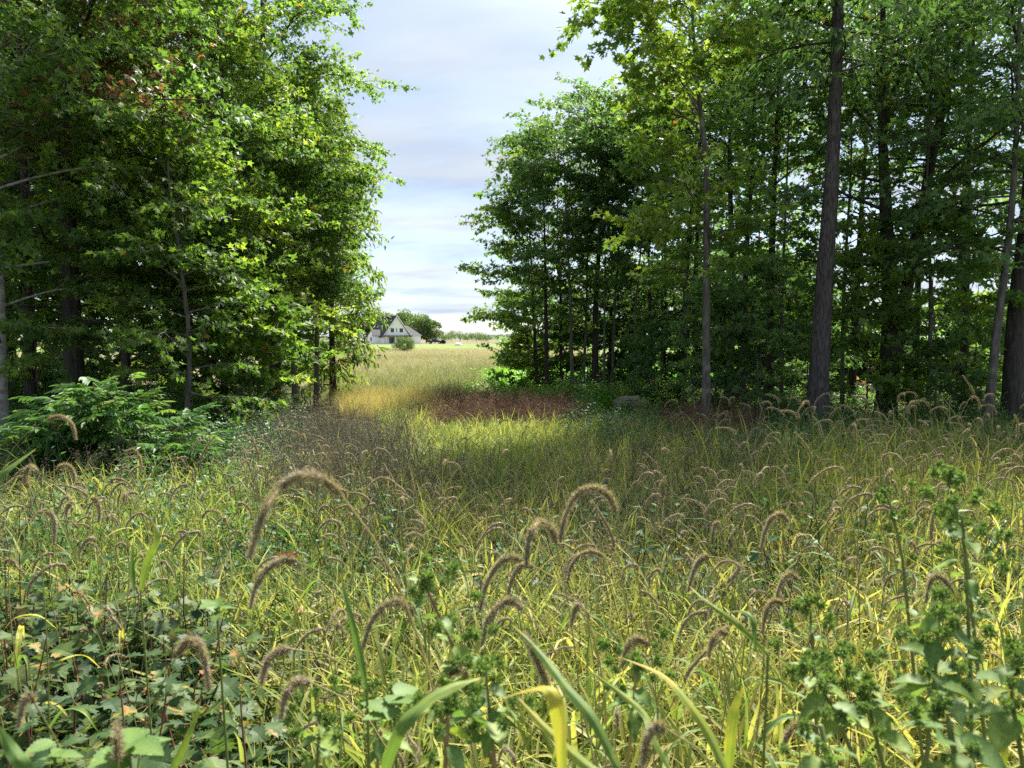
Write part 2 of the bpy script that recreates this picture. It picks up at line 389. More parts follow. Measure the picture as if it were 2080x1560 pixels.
# ------------------------------------------------------------------ scatter (uncountable ground cover) with geometry nodes
def lib_collection(name, meshes):
    c = bpy.data.collections.new(name)
    for i, me in enumerate(meshes):
        o = bpy.data.objects.new('%s_%02d' % (name, i), me); c.objects.link(o)
    return c
def scatter(name, coll, nvar, pts, rot, scl, tint, label, cat):
    n = len(pts)
    me = bpy.data.meshes.new(name)
    me.vertices.add(n); me.vertices.foreach_set('co', np.asarray(pts, np.float32).ravel())
    rs = np.random.RandomState(abs(hash(name)) % 1000 if False else sum(map(ord, name)))
    a = me.attributes.new('rot', 'FLOAT_VECTOR', 'POINT'); a.data.foreach_set('vector', np.asarray(rot, np.float32).ravel())
    a = me.attributes.new('scl', 'FLOAT', 'POINT'); a.data.foreach_set('value', np.asarray(scl, np.float32))
    a = me.attributes.new('itint', 'FLOAT', 'POINT'); a.data.foreach_set('value', np.clip(np.asarray(tint, np.float32), 0, 1))
    a = me.attributes.new('pick', 'INT', 'POINT'); a.data.foreach_set('value', rs.randint(0, nvar, n).astype(np.int32))
    o = obj(name, me); tag(o, label, cat, kind='stuff')
    ng = bpy.data.node_groups.new(name, 'GeometryNodeTree')
    ng.interface.new_socket('Geometry', in_out='INPUT', socket_type='NodeSocketGeometry')
    ng.interface.new_socket('Geometry', in_out='OUTPUT', socket_type='NodeSocketGeometry')
    gi = ng.nodes.new('NodeGroupInput'); go = ng.nodes.new('NodeGroupOutput')
    ci = ng.nodes.new('GeometryNodeCollectionInfo'); ci.inputs[0].default_value = coll
    ci.inputs['Separate Children'].default_value = True; ci.inputs['Reset Children'].default_value = True
    ip = ng.nodes.new('GeometryNodeInstanceOnPoints'); ip.inputs['Pick Instance'].default_value = True
    def na(nm, ty):
        x = ng.nodes.new('GeometryNodeInputNamedAttribute'); x.data_type = ty; x.inputs[0].default_value = nm; return x.outputs[0]
    er = ng.nodes.new('FunctionNodeEulerToRotation')
    ng.links.new(na('rot', 'FLOAT_VECTOR'), er.inputs[0])
    ng.links.new(gi.outputs[0], ip.inputs['Points']); ng.links.new(ci.outputs[0], ip.inputs['Instance'])
    ng.links.new(na('pick', 'INT'), ip.inputs['Instance Index']); ng.links.new(er.outputs[0], ip.inputs['Rotation'])
    ng.links.new(na('scl', 'FLOAT'), ip.inputs['Scale']); ng.links.new(ip.outputs[0], go.inputs[0])
    md = o.modifiers.new('scatter', 'NODES'); md.node_group = ng
    return o
def jit_rot(rs, n, tilt=0.12):
    return np.column_stack([rs.normal(0, tilt, n), rs.normal(0, tilt, n), rs.uniform(0, 6.283, n)])
def vnoise(x, y, sc, seed=0):
    """smooth value noise in 0..1"""
    rs = np.random.RandomState(seed); T = rs.rand(64, 64)
    u, v = np.asarray(x) * sc, np.asarray(y) * sc
    i, j = np.floor(u).astype(int), np.floor(v).astype(int); f, g_ = u - i, v - j
    f = f * f * (3 - 2 * f); g_ = g_ * g_ * (3 - 2 * g_)
    t = lambda a, b: T[a % 64, b % 64]
    return (t(i, j) * (1 - f) + t(i + 1, j) * f) * (1 - g_) + (t(i, j + 1) * (1 - f) + t(i + 1, j + 1) * f) * g_

def tuft(seed, n, h, w, spread, bend, tint=(0, 1), mat=None, segs=6, lean=.35):
    rs = np.random.RandomState(seed); g = Geo()
    for _ in range(n):
        a = rs.uniform(0, 6.283); L = h * rs.uniform(0.45, 1.1); b = bend * rs.uniform(0.3, 1.4)
        base = np.array((rs.normal(0, spread), rs.normal(0, spread), 0))
        d = np.array((math.cos(a), math.sin(a), 0))
        s = np.linspace(0, 1, segs)
        ang = rs.uniform(0.03, lean) + b * s ** 1.6
        st = L / (segs - 1)
        px_ = np.concatenate([[0], np.cumsum(np.sin(ang[:-1]) * st)]); pz = np.concatenate([[0], np.cumsum(np.cos(ang[:-1]) * st)])
        p = base + d * px_[:, None] + np.array((0, 0, 1)) * pz[:, None]
        ww = w * rs.uniform(0.6, 1.3) * np.clip(1.15 - s ** 2.2 * 1.1, 0.05, 1) * np.clip(0.5 + s * 2, 0, 1)
        side = np.array((-math.sin(a + rs.normal(0, .5)), math.cos(a + rs.normal(0, .5)), rs.normal(0, .2)))
        t0 = rs.uniform(*tint)
        ribbon(g, p, ww, side, tint=np.clip(t0 + 0.22 * s ** 3 * rs.uniform(0, 1.6), 0, 1), fold=0.18)
    return g.mesh('tuft', mat)
def stalks(seed, n, h, spread, mat, seedy=22, lf=8, lsize=0.05, tpl=LANCE2, dens=0.5, lean=0.12, thick=0.004):
    """branching dry stalks with small seeds and leaves"""
    rs = np.random.RandomState(seed); g = Geo(); P = []; D = []; Z = []; T = []
    for _ in range(n):
        b = np.array((rs.normal(0, spread), rs.normal(0, spread), 0)); H = h * rs.uniform(.55, 1.1)
        top = b + np.array((rs.normal(0, lean * H), rs.normal(0, lean * H), H))
        p = catmull([b, (b + top) / 2 + rs.normal(0, .02, 3), top], 6)
        t0 = rs.rand()
        tube(g, p, np.linspace(thick, thick * .35, 6), 3, tint=t0)
        for k in range(seedy):
            s = rs.uniform(dens, 1.0); q = b + (top - b) * s
            dd = np.array((rs.normal(), rs.normal(), abs(rs.normal(.6, .5))))
            P.append(q + norm(dd) * rs.uniform(0, .05 * (1.3 - s) * 2)); D.append(dd); Z.append(rs.uniform(.012, .03)); T.append(np.clip(t0 + rs.normal(0, .25), 0, 1))
        for k in range(lf):
            s = rs.uniform(0.05, .95); q = b + (top - b) * s
            dd = np.array((rs.normal(), rs.normal(), rs.normal(.1, .5)))
            P.append(q); D.append(dd); Z.append(lsize * rs.uniform(.5, 1.3)); T.append(rs.rand())
    P, D = np.array(P), np.array(D)
    leaves(g, tpl, P, D, rs.normal(0, .6, P.shape) + (0, 0, 1), np.array(Z), np.array(T))
    return g.mesh('stalks', mat)
def leafy_weed(seed, n, h, spread, mat, lsize=0.06, per=14, tpl=OVATE4):
    rs = np.random.RandomState(seed); g = Geo(); P = []; D = []; Z = []; T = []
    for _ in range(n):
        b = np.array((rs.normal(0, spread), rs.normal(0, spread), 0)); H = h * rs.uniform(.5, 1.1)
        top = b + np.array((rs.normal(0, .2 * H), rs.normal(0, .2 * H), H))
        tube(g, catmull([b, (b + top) / 2, top], 4), np.linspace(.004, .002, 4), 3, tint=.3)
        a = rs.uniform(0, 6.28)
        for k in range(per):
            s = 0.2 + 0.8 * (k + rs.rand()) / per; q = b + (top - b) * s; a += 2.4
            dd = np.array((math.cos(a), math.sin(a), rs.normal(.05, .3)))
            P.append(q + dd * .02); D.append(dd); Z.append(lsize * rs.uniform(.6, 1.3) * (1.25 - .5 * s)); T.append(np.clip(rs.normal(.5, .25), 0, 1))
    P, D = np.array(P), np.array(D)
    leaves(g, tpl, P, D, rs.normal(0, .35, P.shape) + (0, 0, 1), np.array(Z), np.array(T))
    return g.mesh('weed', mat)

LIB_GREEN = lib_collection('lib_green', [tuft(10 + i, 20, .60, .0155, .11, 2.0, (.10, .90), GRASS, 7, .9) for i in range(6)])
LIB_FINE = lib_collection('lib_fine', [tuft(30 + i, 23, .48, .0095, .12, 2.0, (.20, .95), GRASS, 6, 1.0) for i in range(6)])
LIB_STRAW = lib_collection('lib_straw', [tuft(50 + i, 22, .50, .009, .13, 1.4, (.2, 1.0), STRAW, 6, 1.4) for i in range(6)])
LIB_MEADOW = lib_collection('lib_meadow', [tuft(70 + i, 46, .75, .014, .24, 1.1, (0.0, 1.0), MEADOW, 4, .6) for i in range(5)])
LIB_GOLD = lib_collection('lib_gold', [tuft(80 + i, 44, .8, .007, .12, .8, (0.2, 1.0), GOLD, 4) for i in range(5)])
LIB_DOCK = lib_collection('lib_dock', [stalks(90 + i, 9, .85, .13, DOCK, seedy=60, lf=4, dens=.25) for i in range(5)])
LIB_GREY = lib_collection('lib_grey', [stalks(100 + i, 11, .75, .15, GREYWEED, seedy=44, lf=12, lsize=.03, dens=.35, lean=.25) for i in range(5)])
LIB_WEED = lib_collection('lib_weed', [leafy_weed(110 + i, 5, .55, .1, WEED) for i in range(5)])
LIB_CROP = lib_collection('lib_crop', [leafy_weed(120 + i, 7, .5, .2, CROP, lsize=.13, per=10) for i in range(4)])
LIB_UNDER = lib_collection('lib_under', [leafy_weed(130 + i, 6, .9, .2, MAPLE_DARK, lsize=.11, per=14, tpl=MAPLE4) for i in range(5)])

def field(seed, n, x0, x1, y0, y1, keep=None, fan=None):
    rs = np.random.RandomState(seed)
    y = np.sqrt(rs.uniform(y0 ** 2, y1 ** 2, n)) if fan else rs.uniform(y0, y1, n)
    if fan: x = rs.uniform(-fan, fan, n) * (y + 1.0)
    else: x = rs.uniform(x0, x1, n)
    if keep is not None:
        k = keep(x, y, rs) ; x, y = x[k], y[k]
    return rs, x, y
def pxof(x, y): return 1040 + x / y * F

# foreground: broad green blades, fine yellowing grass and straw
def put(name, lib, nv, seed, n, y0, y1, keep, sc, tintf, label, cat='grass', fan=.80, tilt=.38, x0=0, x1=0):
    rs, x, y = field(seed, n, x0, x1, y0, y1, keep, fan)
    m = len(x)
    s = rs.uniform(sc[0], sc[1], m)
    return scatter(name, lib, nv, np.column_stack([x, y, np.full(m, -.01)]), jit_rot(rs, m, tilt), s, tintf(x, y, rs), label, cat)

def in_seedlings(x, y): return (x < -0.22 * y - 0.28) & (y < 2.9) & (x > -3)
def fore(x, y, rs):
    k = (y > .75) & (rs.rand(len(x)) < np.where(in_seedlings(x, y), .12, 1))
    k &= ~((pxof(x, y) < 900) & (y > 6.5 + rs.rand(len(x)) * 2))
    k &= ~((y < 1.5) & (rs.rand(len(x)) < .35))
    return k
yel = lambda x, y: np.clip(.37 + .22 * np.clip(x / 2.0, -1, 1) * np.clip(2.6 - y * .35, 0, 1) + .5 * (vnoise(x, y, .9, 3) - .5), 0, 1)
put('green_grass', LIB_GREEN, 6, 1, 4800, .55, 9.5, fore, (.6, 1.2), lambda x, y, r: yel(x, y) * .9 + .05 + r.normal(0, .12, len(x)), 'tall green grass with arching broad blades filling the foreground')
put('yellowing_grass', LIB_FINE, 6, 2, 6500, .55, 12, fore, (.65, 1.3), lambda x, y, r: yel(x, y) + .22 + r.normal(0, .15, len(x)), 'fine yellowing grass stems between the foxtails')
put('arching_grass', LIB_GREEN, 6, 18, 2600, 4.0, 9.2, lambda x, y, r: (pxof(x, y) > 1560 + 60 * r.rand(len(x)) - 130 * (y < 6)), (.95, 1.5), lambda x, y, r: .42 + r.normal(0, .2, len(x)), 'taller arching yellow green grass in front of the right trunks')
put('glade_blades', LIB_GREEN, 6, 19, 2600, 6, 12.5, lambda x, y, r: (pxof(x, y) > 830) & (pxof(x, y) < 1500), (.5, 1.0), lambda x, y, r: .12 + .4 * vnoise(x, y, .6, 17) + r.normal(0, .15, len(x)), 'mid green broad bladed grass in the glade')
put('near_blades', LIB_GREEN, 6, 22, 1500, .95, 3.6, lambda x, y, r: (r.rand(len(x)) < np.where(in_seedlings(x, y), .1, 1)), (.85, 1.3), lambda x, y, r: .45 + .15 * np.clip(x, -1, 1) + r.normal(0, .22, len(x)), 'long arching yellow and green blades of the nearest grass', tilt=.3)
put('straw_grass', LIB_STRAW, 6, 3, 6000, .55, 8, lambda x, y, r: fore(x, y, r) & (r.rand(len(x)) < np.clip(.6 + .3 * x, .35, 1)), (.6, 1.15), lambda x, y, r: .5 + r.normal(0, .25, len(x)), 'bent straw coloured dry grass low in the foreground')
# middle distance, the green glade
mid = lambda x, y, r: (pxof(x, y) > 780) & ~((pxof(x, y) > 868) & (pxof(x, y) < 1170) & (y > 11.2)) & ~((pxof(x, y) > 1335) & (pxof(x, y) < 1550) & (y > 9.6)) & ~((pxof(x, y) > 1100) & (y > 11.5) & (r.rand(len(x)) < .8))
put('glade_grass', LIB_FINE, 6, 4, 6500, 8, 17, mid, (.6, 1.1), lambda x, y, r: .16 + .40 * vnoise(x, y, .5, 9) + r.normal(0, .1, len(x)), 'soft green grass of the shaded glade between the tree rows', fan=.72)
put('low_weeds', LIB_WEED, 5, 5, 5200, 3.2, 16, lambda x, y, r: vnoise(x, y, .45, 21) + .25 * ((pxof(x, y) < 560) & (y > 5.5)) - .3 * ((pxof(x, y) > 590) & (pxof(x, y) < 850) & (y > 6)) + .30 * ((pxof(x, y) > 1150) & (pxof(x, y) < 1345) & (y > 10.5)) - .4 * ((pxof(x, y) > 1345) & (pxof(x, y) < 1545) & (y > 9.5)) - .3 * ((pxof(x, y) > 870) & (pxof(x, y) < 1150) & (y > 11)) > .54, (.6, 1.3), lambda x, y, r: .4 + r.normal(0, .25, len(x)), 'low leafy green weeds scattered through the grass', 'weeds', fan=.78)
put('grey_weeds', LIB_GREY, 5, 6, 2000, 6.0, 12.0, lambda x, y, r: (pxof(x, y) > 540) & (pxof(x, y) < 850 - 4 * (y - 6) + 50 * (vnoise(x, y, 1.3, 19) - .5)) & (r.rand(len(x)) < .35 + .9 * (vnoise(x, y, .7, 14) > .42)) , (.6, 1.05), lambda x, y, r: .4 + r.normal(0, .25, len(x)), 'greyish dried weeds massed left of the glade', 'weeds', fan=.4)
put('thin_grey_weeds', LIB_GREY, 5, 16, 420, 2.2, 9, lambda x, y, r: vnoise(x, y, .5, 31) > .55, (.6, 1.1), lambda x, y, r: .3 + r.normal(0, .25, len(x)), 'sparse dried brown weed stalks among the foxtails', 'weeds', fan=.7)
def dockzone(x, y, r):
    p = pxof(x, y)
    a = (p > 878 + 70 * (vnoise(x, y, 1.2, 77) - .5)) & (p < 1165) & (y > 11.6 + .8 * vnoise(x, y, .9, 6)) & (y < 15.6)
    return a & (vnoise(x, y, .8, 5) > .25)
put('rust_weeds', LIB_DOCK, 5, 7, 2600, 11.5, 15.8, dockzone, (.45, .95), lambda x, y, r: .5 + r.normal(0, .2, len(x)), 'rust brown dock stalks in front of the first right trees', 'weeds', fan=.3)
put('dark_rust_weeds', LIB_DOCK, 5, 8, 1500, 10.6, 13.4, lambda x, y, r: (pxof(x, y) > 1345 + 40 * vnoise(x, y, 1.5, 8)) & (pxof(x, y) < 1530 + 30 * vnoise(x, y, 1.5, 9)), (.5, .9), lambda x, y, r: .55 + r.normal(0, .2, len(x)), 'reddish brown weed patch at the foot of the slender maple', 'weeds', fan=.45)
put('golden_grass', LIB_GOLD, 5, 9, 2600, 14.8, 19.5, lambda x, y, r: (pxof(x, y) > 690) & (pxof(x, y) < 860 + 90 * vnoise(x, y, .9, 4)) & (r.rand(len(x)) < np.clip((y - 14.2) / 1.6, .1, 1)), (.42, .75), lambda x, y, r: .5 + r.normal(0, .25, len(x)), 'sunlit golden grass at the mouth of the gap', fan=.3)
put('pale_tuft_grass', LIB_GOLD, 5, 10, 160, 9.5, 15, lambda x, y, r: (pxof(x, y) > 845) & (pxof(x, y) < 905), (.6, .95), lambda x, y, r: .25 + r.normal(0, .2, len(x)), 'pale yellow feathery grass in the middle of the glade', fan=.2)
def cropedge(y): return np.where(y < 20, 935 + 20 * (20 - y), 935 + 5.5 * (y - 20)) + 26 * (vnoise(y, y, 1.1, 3) - .5)
# far meadow, with the bright crop at its right edge
put('meadow_grass', LIB_MEADOW, 5, 11, 24000, 18.8, 87, lambda x, y, r: (pxof(x, y) > 640) & (pxof(x, y) < 1190) & ~((pxof(x, y) > cropedge(y)) & (y < 44)), (.6, .95), lambda x, y, r: .12 + .62 * np.clip((y - 22) / 38, 0, 1) + .55 * (vnoise(x, y, .16, 8) - .5) + r.normal(0, .12, len(x)), 'tall tan and green meadow grass beyond the gap', fan=.3)
put('crop', LIB_CROP, 4, 12, 11000, 16.3, 60, lambda x, y, r: (pxof(x, y) > cropedge(y)) & ((y < 42) | (x > 9)), (.7, 1.1), lambda x, y, r: .5 + r.normal(0, .25, len(x)), 'bright green sunlit crop beside the meadow', 'crop', fan=.85)
# under the trees
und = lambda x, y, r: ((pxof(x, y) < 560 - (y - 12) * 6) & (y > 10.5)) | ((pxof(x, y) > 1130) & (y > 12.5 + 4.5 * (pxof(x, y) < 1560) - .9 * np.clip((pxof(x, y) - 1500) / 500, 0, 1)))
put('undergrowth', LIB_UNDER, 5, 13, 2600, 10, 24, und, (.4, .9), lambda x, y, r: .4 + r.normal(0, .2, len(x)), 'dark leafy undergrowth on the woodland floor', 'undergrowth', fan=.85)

# ------------------------------------------------------------------ trees
def make_tree(name, px, d, H, r0, cb, R, seed, label, group, leaf=MAPLE, bark=BARK, tpl=MAPLE4, lsize=.09, n1=46, budget=13950, lean=(0, 0), via=None, second=None,
              open_dir=None, layer=.35, prof='egg', tshift=0.0, tspread=.28, sides=8, furrow=False, up=0.0, hang=0.25, dead=None, cat='tree', x=None, twigs=True, lift=0.0):
    rs = np.random.RandomState(seed)
    X = gx(px, d) if x is None else x
    root = empty(name, (X, d, 0)); tag(root, label, cat, group)
    # trunk
    if via is None:
        pts = [(0, 0, -.1), (lean[0] * .25 + rs.normal(0, .03), lean[1] * .2, H * .33), (lean[0] * .6 + rs.normal(0, .08), lean[1] * .6, H * .66), (lean[0], lean[1], H)]
    else:
        pts = [(0, 0, -.1)] + [(gx(p, d) - X, 0.0, z) for p, z in via]
    n = 22
    path = catmull(pts, n)
    zf = np.linspace(0, 1, n)
    rad = r0 * (1 - zf * .88) * (1 + .45 * np.exp(-zf * 22))
    g = Geo()
    bump = None
    if furrow or sides > 8:
        sd = 28 if furrow else sides
        if furrow:
            n = 70; path = catmull(pts, n); zf = np.linspace(0, 1, n); rad = r0 * (1 - zf * .75) * (1 + .35 * np.exp(-zf * 26))
        aa = np.arange(sd)[None]; zz_ = np.arange(n)[:, None]
        bump = 1 + (.045 if furrow else .03) * ((aa + (np.sin(zz_ * .7 + aa) > .6)) % 2 * 2 - 1) + rs.normal(0, .02, (n, sd)) + .05 * np.sin(aa * 2 * math.pi / sd * 3 + zz_ * .05)
        sides = sd
    tube(g, path, rad, sides, tint=.5, bump=bump)
    stems = [(path, rad)]
    if second is not None:
        p2 = catmull([(0.05, 0, .2)] + [(gx(p, d) - X, 0.0, z) for p, z in second], 20)
        r2 = r0 * .8 * (1 - np.linspace(0, 1, 20) * .85)
        tube(g, p2, r2, 8, tint=.5); stems.append((p2, r2))
    tg = Geo(); P = []; D = []; Tn = []
    az = rs.uniform(0, 6.28)
    for b in range(n1):
        sp, sr = stems[b % len(stems)]
        t = (b + rs.rand()) / n1
        zb = cb + (H - cb) * t ** .92
        zs = sp[:, 2]
        if zb > zs[-1]: zb = zs[-1] * .99
        o = np.array([np.interp(zb, zs, sp[:, k]) for k in range(3)])
        az += 2.4 + rs.normal(0, .35)
        a = az
        if open_dir is not None and rs.rand() < .45: a = open_dir + rs.normal(0, .7)
        if prof == 'egg': pr = (math.sin(math.pi * min(1, (t * .82 + .18))) ** .7) * (1 - .25 * t)
        elif prof == 'cone': pr = 1.05 - .8 * t
        else: pr = .55 + .6 * t if t < .75 else 1.0 - (t - .75) * 2.2
        L = R * max(.22, pr) * rs.uniform(.65, 1.15)
        el = math.radians(6 + 52 * t + rs.normal(0, 9)) + up
        dh = np.array((math.cos(a), math.sin(a), 0)); 
        q0 = o; q1 = o + dh * L * .4 * math.cos(el) + np.array((0, 0, L * .4 * math.sin(el)))
        q2 = o + dh * L * .75 * math.cos(el) + np.array((0, 0, L * .78 * math.sin(el) - .03 * L)) + rs.normal(0, .05 * L, 3)
        q3 = o + dh * L + np.array((0, 0, L * (math.sin(el) * .9 - hang * .35))) + rs.normal(0, .06 * L, 3)
        bp = catmull([q0, q1, q2, q3], 9)
        rb = min(np.interp(zb, zs, sr) * .45, .008 + .009 * L)
        tube(g, bp, np.linspace(rb, .004, 9), 5, tint=.5)
        n2 = max(5, int(L / .20))
        for k in range(n2):
            s = .18 + .82 * (k + rs.rand()) / n2
            i = min(7, int(s * 8)); o2 = bp[i] + (bp[i + 1] - bp[i]) * (s * 8 - i)
            tdir = norm(bp[i + 1] - bp[i]); side = norm(np.cross(tdir, (0, 0, 1))) * (1 if k % 2 else -1)
            d2 = norm(tdir * rs.uniform(.5, 1.1) + side * rs.uniform(.5, 1.0) + np.array((0, 0, rs.normal(0.05, .28))))
            L2 = L * (.52 - .25 * s) * rs.uniform(.6, 1.3) + .12
            e = o2 + d2 * L2 + np.array((0, 0, -hang * .25 * L2)) + rs.normal(0, .04, 3)
            sp2 = catmull([o2, (o2 + e) / 2 + np.array((0, 0, .06 * L2)), e], 4)
            if twigs: tube(tg, sp2, np.linspace(.006, .002, 4), 3, tint=0.0, mat=1)
            m = max(4, int(L2 / .018))
            u = rs.uniform(.1, 1.05, m)[:, None]
            P.append(o2 + (e - o2) * np.minimum(u, 1.0) + rs.normal(0, .035 + lsize * .35, (m, 3)) * np.array((1, 1, layer * 1.2)))
            D.append(d2 * .8 + rs.normal(0, .55, (m, 3)) + np.array((0, 0, -hang - .1)))
    P = np.vstack(P); D = np.vstack(D)
    if len(P) > budget:
        k = rs.permutation(len(P))[:budget]; P, D = P[k], D[k]
    nl = len(P)
    clump = vnoise(P[:, 0] + P[:, 2] * .7 + 20, P[:, 1] + P[:, 2] * .5 + 20, 1.1, seed % 50)
    tn = np.clip(tshift + .42 + rs.normal(0, .05) + (clump - .5) * .6 + rs.normal(0, tspread * .5, nl), 0, .86)
    tn = np.where(rs.rand(nl) < .006, .98, tn)
    nm = rs.normal(0, .62, (nl, 3)) + np.array((0, -.12, .75))
    sz = lsize * rs.uniform(.65, 1.3, nl) * 1.12
    mt = np.zeros(nl, int)
    lm = [leaf, bark]
    if dead is not None:
        lm.append(DEADLEAF)
        sel = np.zeros(nl, bool)
        for (cxp, cz, cr) in dead:
            q = P - np.array((gx(cxp, d) - X, 0, cz)); dist = np.sqrt(q[:, 0] ** 2 + q[:, 2] ** 2)
            sel |= (dist < cr * rs.uniform(.3, 1.1, nl)) & (rs.rand(nl) < .75)
        leaves(tg, tpl, P[sel], D[sel], nm[sel], sz[sel] * .85, rs.rand(sel.sum()), mat=2)
        P, D, nm, sz, tn = P[~sel], D[~sel], nm[~sel], sz[~sel], tn[~sel]
    leaves(tg, tpl, P, D, nm, sz, tn)
    kids = [obj('trunk', g.mesh('trunk', bark), root), obj('crown', tg.mesh('crown', lm, smooth=False), root)]
    return root, kids

PI = math.pi
GL, GR = 'trees of the left row', 'trees of the right row'
SUNNY = dict(leaf=MAPLE)
TR = {}
# left row
make_tree('maple_tree', -2, 10.3, 9.5, .085, 1.5, 2.0, 1, 'pale barked tree at the left frame edge, trunk half cut off', GL, bark=BARK_P, n1=44, budget=18135, open_dir=-.3)
make_tree('maple_tree', 150, 12.0, 12.5, .17, 1.6, 3.3, 2, 'large old maple with brown dead leaves and bare limbs among the green', GL, bark=BARK_D, n1=74, budget=32550, open_dir=-.6, lsize=.095, dead=[(130, 5.6, .9), (270, 6.9, .8), (320, 5.6, .9), (200, 4.6, .6), (400, 5.2, .7), (60, 6.6, .6)], tshift=-.02)
make_tree('maple_tree', 372, 11.2, 5.0, .045, .75, 1.55, 3, 'young maple with thin trunk and bright layered leaves, in front of the left row', GL, n1=40, budget=11625, tshift=.08, lsize=.08, tpl=MAPLE8, via=[(385, 1.6), (368, 3.0), (352, 4.2), (360, 5.0)], prof='egg')
make_tree('maple_tree', 560, 16.5, 12.5, .13, 2.2, 2.5, 4, 'tallest left tree, dark straight trunk, rising out of frame beside the gap', GL, bark=BARK_D, leaf=MAPLE_DARK, n1=70, budget=26350, tshift=.14, via=[(556, 3), (546, 6), (548, 9), (560, 12.5)], open_dir=0)
make_tree('maple_tree', 598, 16.2, 7.6, .065, 2.0, 1.7, 5, 'slim grey stemmed maple just right of the tallest left trunk', GL, n1=40, budget=16120, tshift=.15, via=[(596, 2), (604, 4.5), (615, 7.6)], open_dir=-.2)
make_tree('box_elder', 676, 18.6, 7.6, .09, .35, 1.2, 6, 'drooping yellow green tree ending the left row at the gap', GL, leaf=ASH, tpl=LANCE4, lsize=.14, n1=70, budget=26350, hang=.75, open_dir=0.1, layer=.8, tshift=.12, bark=BARK_D)
make_tree('maple_tree', 640, 17.2, 6.3, .06, 1.0, 1.5, 7, 'leafy low maple standing between the slim stem and the drooping end tree', GL, n1=44, budget=20150, tshift=.2, prof='egg')
make_tree('maple_tree', 455, 14.3, 8.6, .08, 1.2, 2.2, 8, 'bushy mid green maple behind the young bright maple', GL, n1=56, budget=28210, tshift=.16, open_dir=-.4)
make_tree('maple_tree', 255, 13.2, 6.2, .10, 1.0, 2.3, 9, 'broad maple filling the middle of the left row above the leafy bush', GL, n1=60, budget=30225, tshift=.08, open_dir=-.7)
make_tree('maple_tree', 60, 13.5, 11.5, .12, 1.2, 2.6, 10, 'shadowed maple behind the pale trunk', GL, bark=BARK_D, n1=56, budget=26195)
make_tree('maple_sapling', 500, 12.8, 2.6, .025, .4, 1.15, 11, 'low maple sapling with layered leaves beside the bush', GL, n1=26, budget=3900, lsize=.12, tpl=MAPLE8, tshift=.12, prof='egg')
# right row
make_tree('hickory_tree', 1660, 12.0, 9.8, .165, 5.6, 2.4, 20, 'big straight trunk with furrowed bark, the thickest on the right', GR, leaf=MAPLE_DARK, bark=BARK_F, furrow=True, n1=56, budget=7500, tpl=LANCE4, lsize=.15, hang=.5, via=[(1668, 2.2), (1680, 4.5), (1684, 7.5), (1687, 9.8)], prof='umb', open_dir=2.6)
make_tree('maple_tree', 1437, 12.6, 9.0, .085, 2.6, 2.15, 21, 'slender grey maple with glowing yellow green crown, rising from the reddish weeds', GR, n1=50, budget=19375, lsize=.10, tpl=MAPLE8, tshift=.26, via=[(1434, 1.5), (1431, 3.5), (1428, 4.6), (1410, 5.8), (1395, 7.2), (1390, 9.0)], prof='umb', open_dir=3.0)
make_tree('maple_tree', 1800, 13.6, 9.6, .19, 2.6, 3.0, 22, 'dark twin trunk tree, one stem upright and one leaning right', GR, leaf=MAPLE_DARK, bark=BARK_D, n1=60, lsize=.095, budget=6800, via=[(1806, 2), (1790, 4), (1776, 6), (1770, 9.6)], second=[(1815, 1.2), (1845, 3.0), (1885, 5.2), (1925, 7.0), (1978, 9.5)])
make_tree('maple_tree', 2062, 12.2, 9.5, .17, 2.6, 2.8, 23, 'thick black trunk at the right frame edge', GR, leaf=MAPLE_DARK, bark=BARK_D, n1=42, lsize=.095, budget=4800, via=[(2060, 2), (2075, 4), (2070, 7), (2062, 9.5)])
make_tree('maple_tree', 2008, 11.6, 9, .075, 3.0, 2.0, 24, 'thin leaning grey stem left of the black edge trunk', GR, leaf=MAPLE_DARK, bark=BARK, n1=30, budget=4600, via=[(2020, 1.5), (2040, 3.3), (2046, 5), (2042, 7), (2044, 9)])
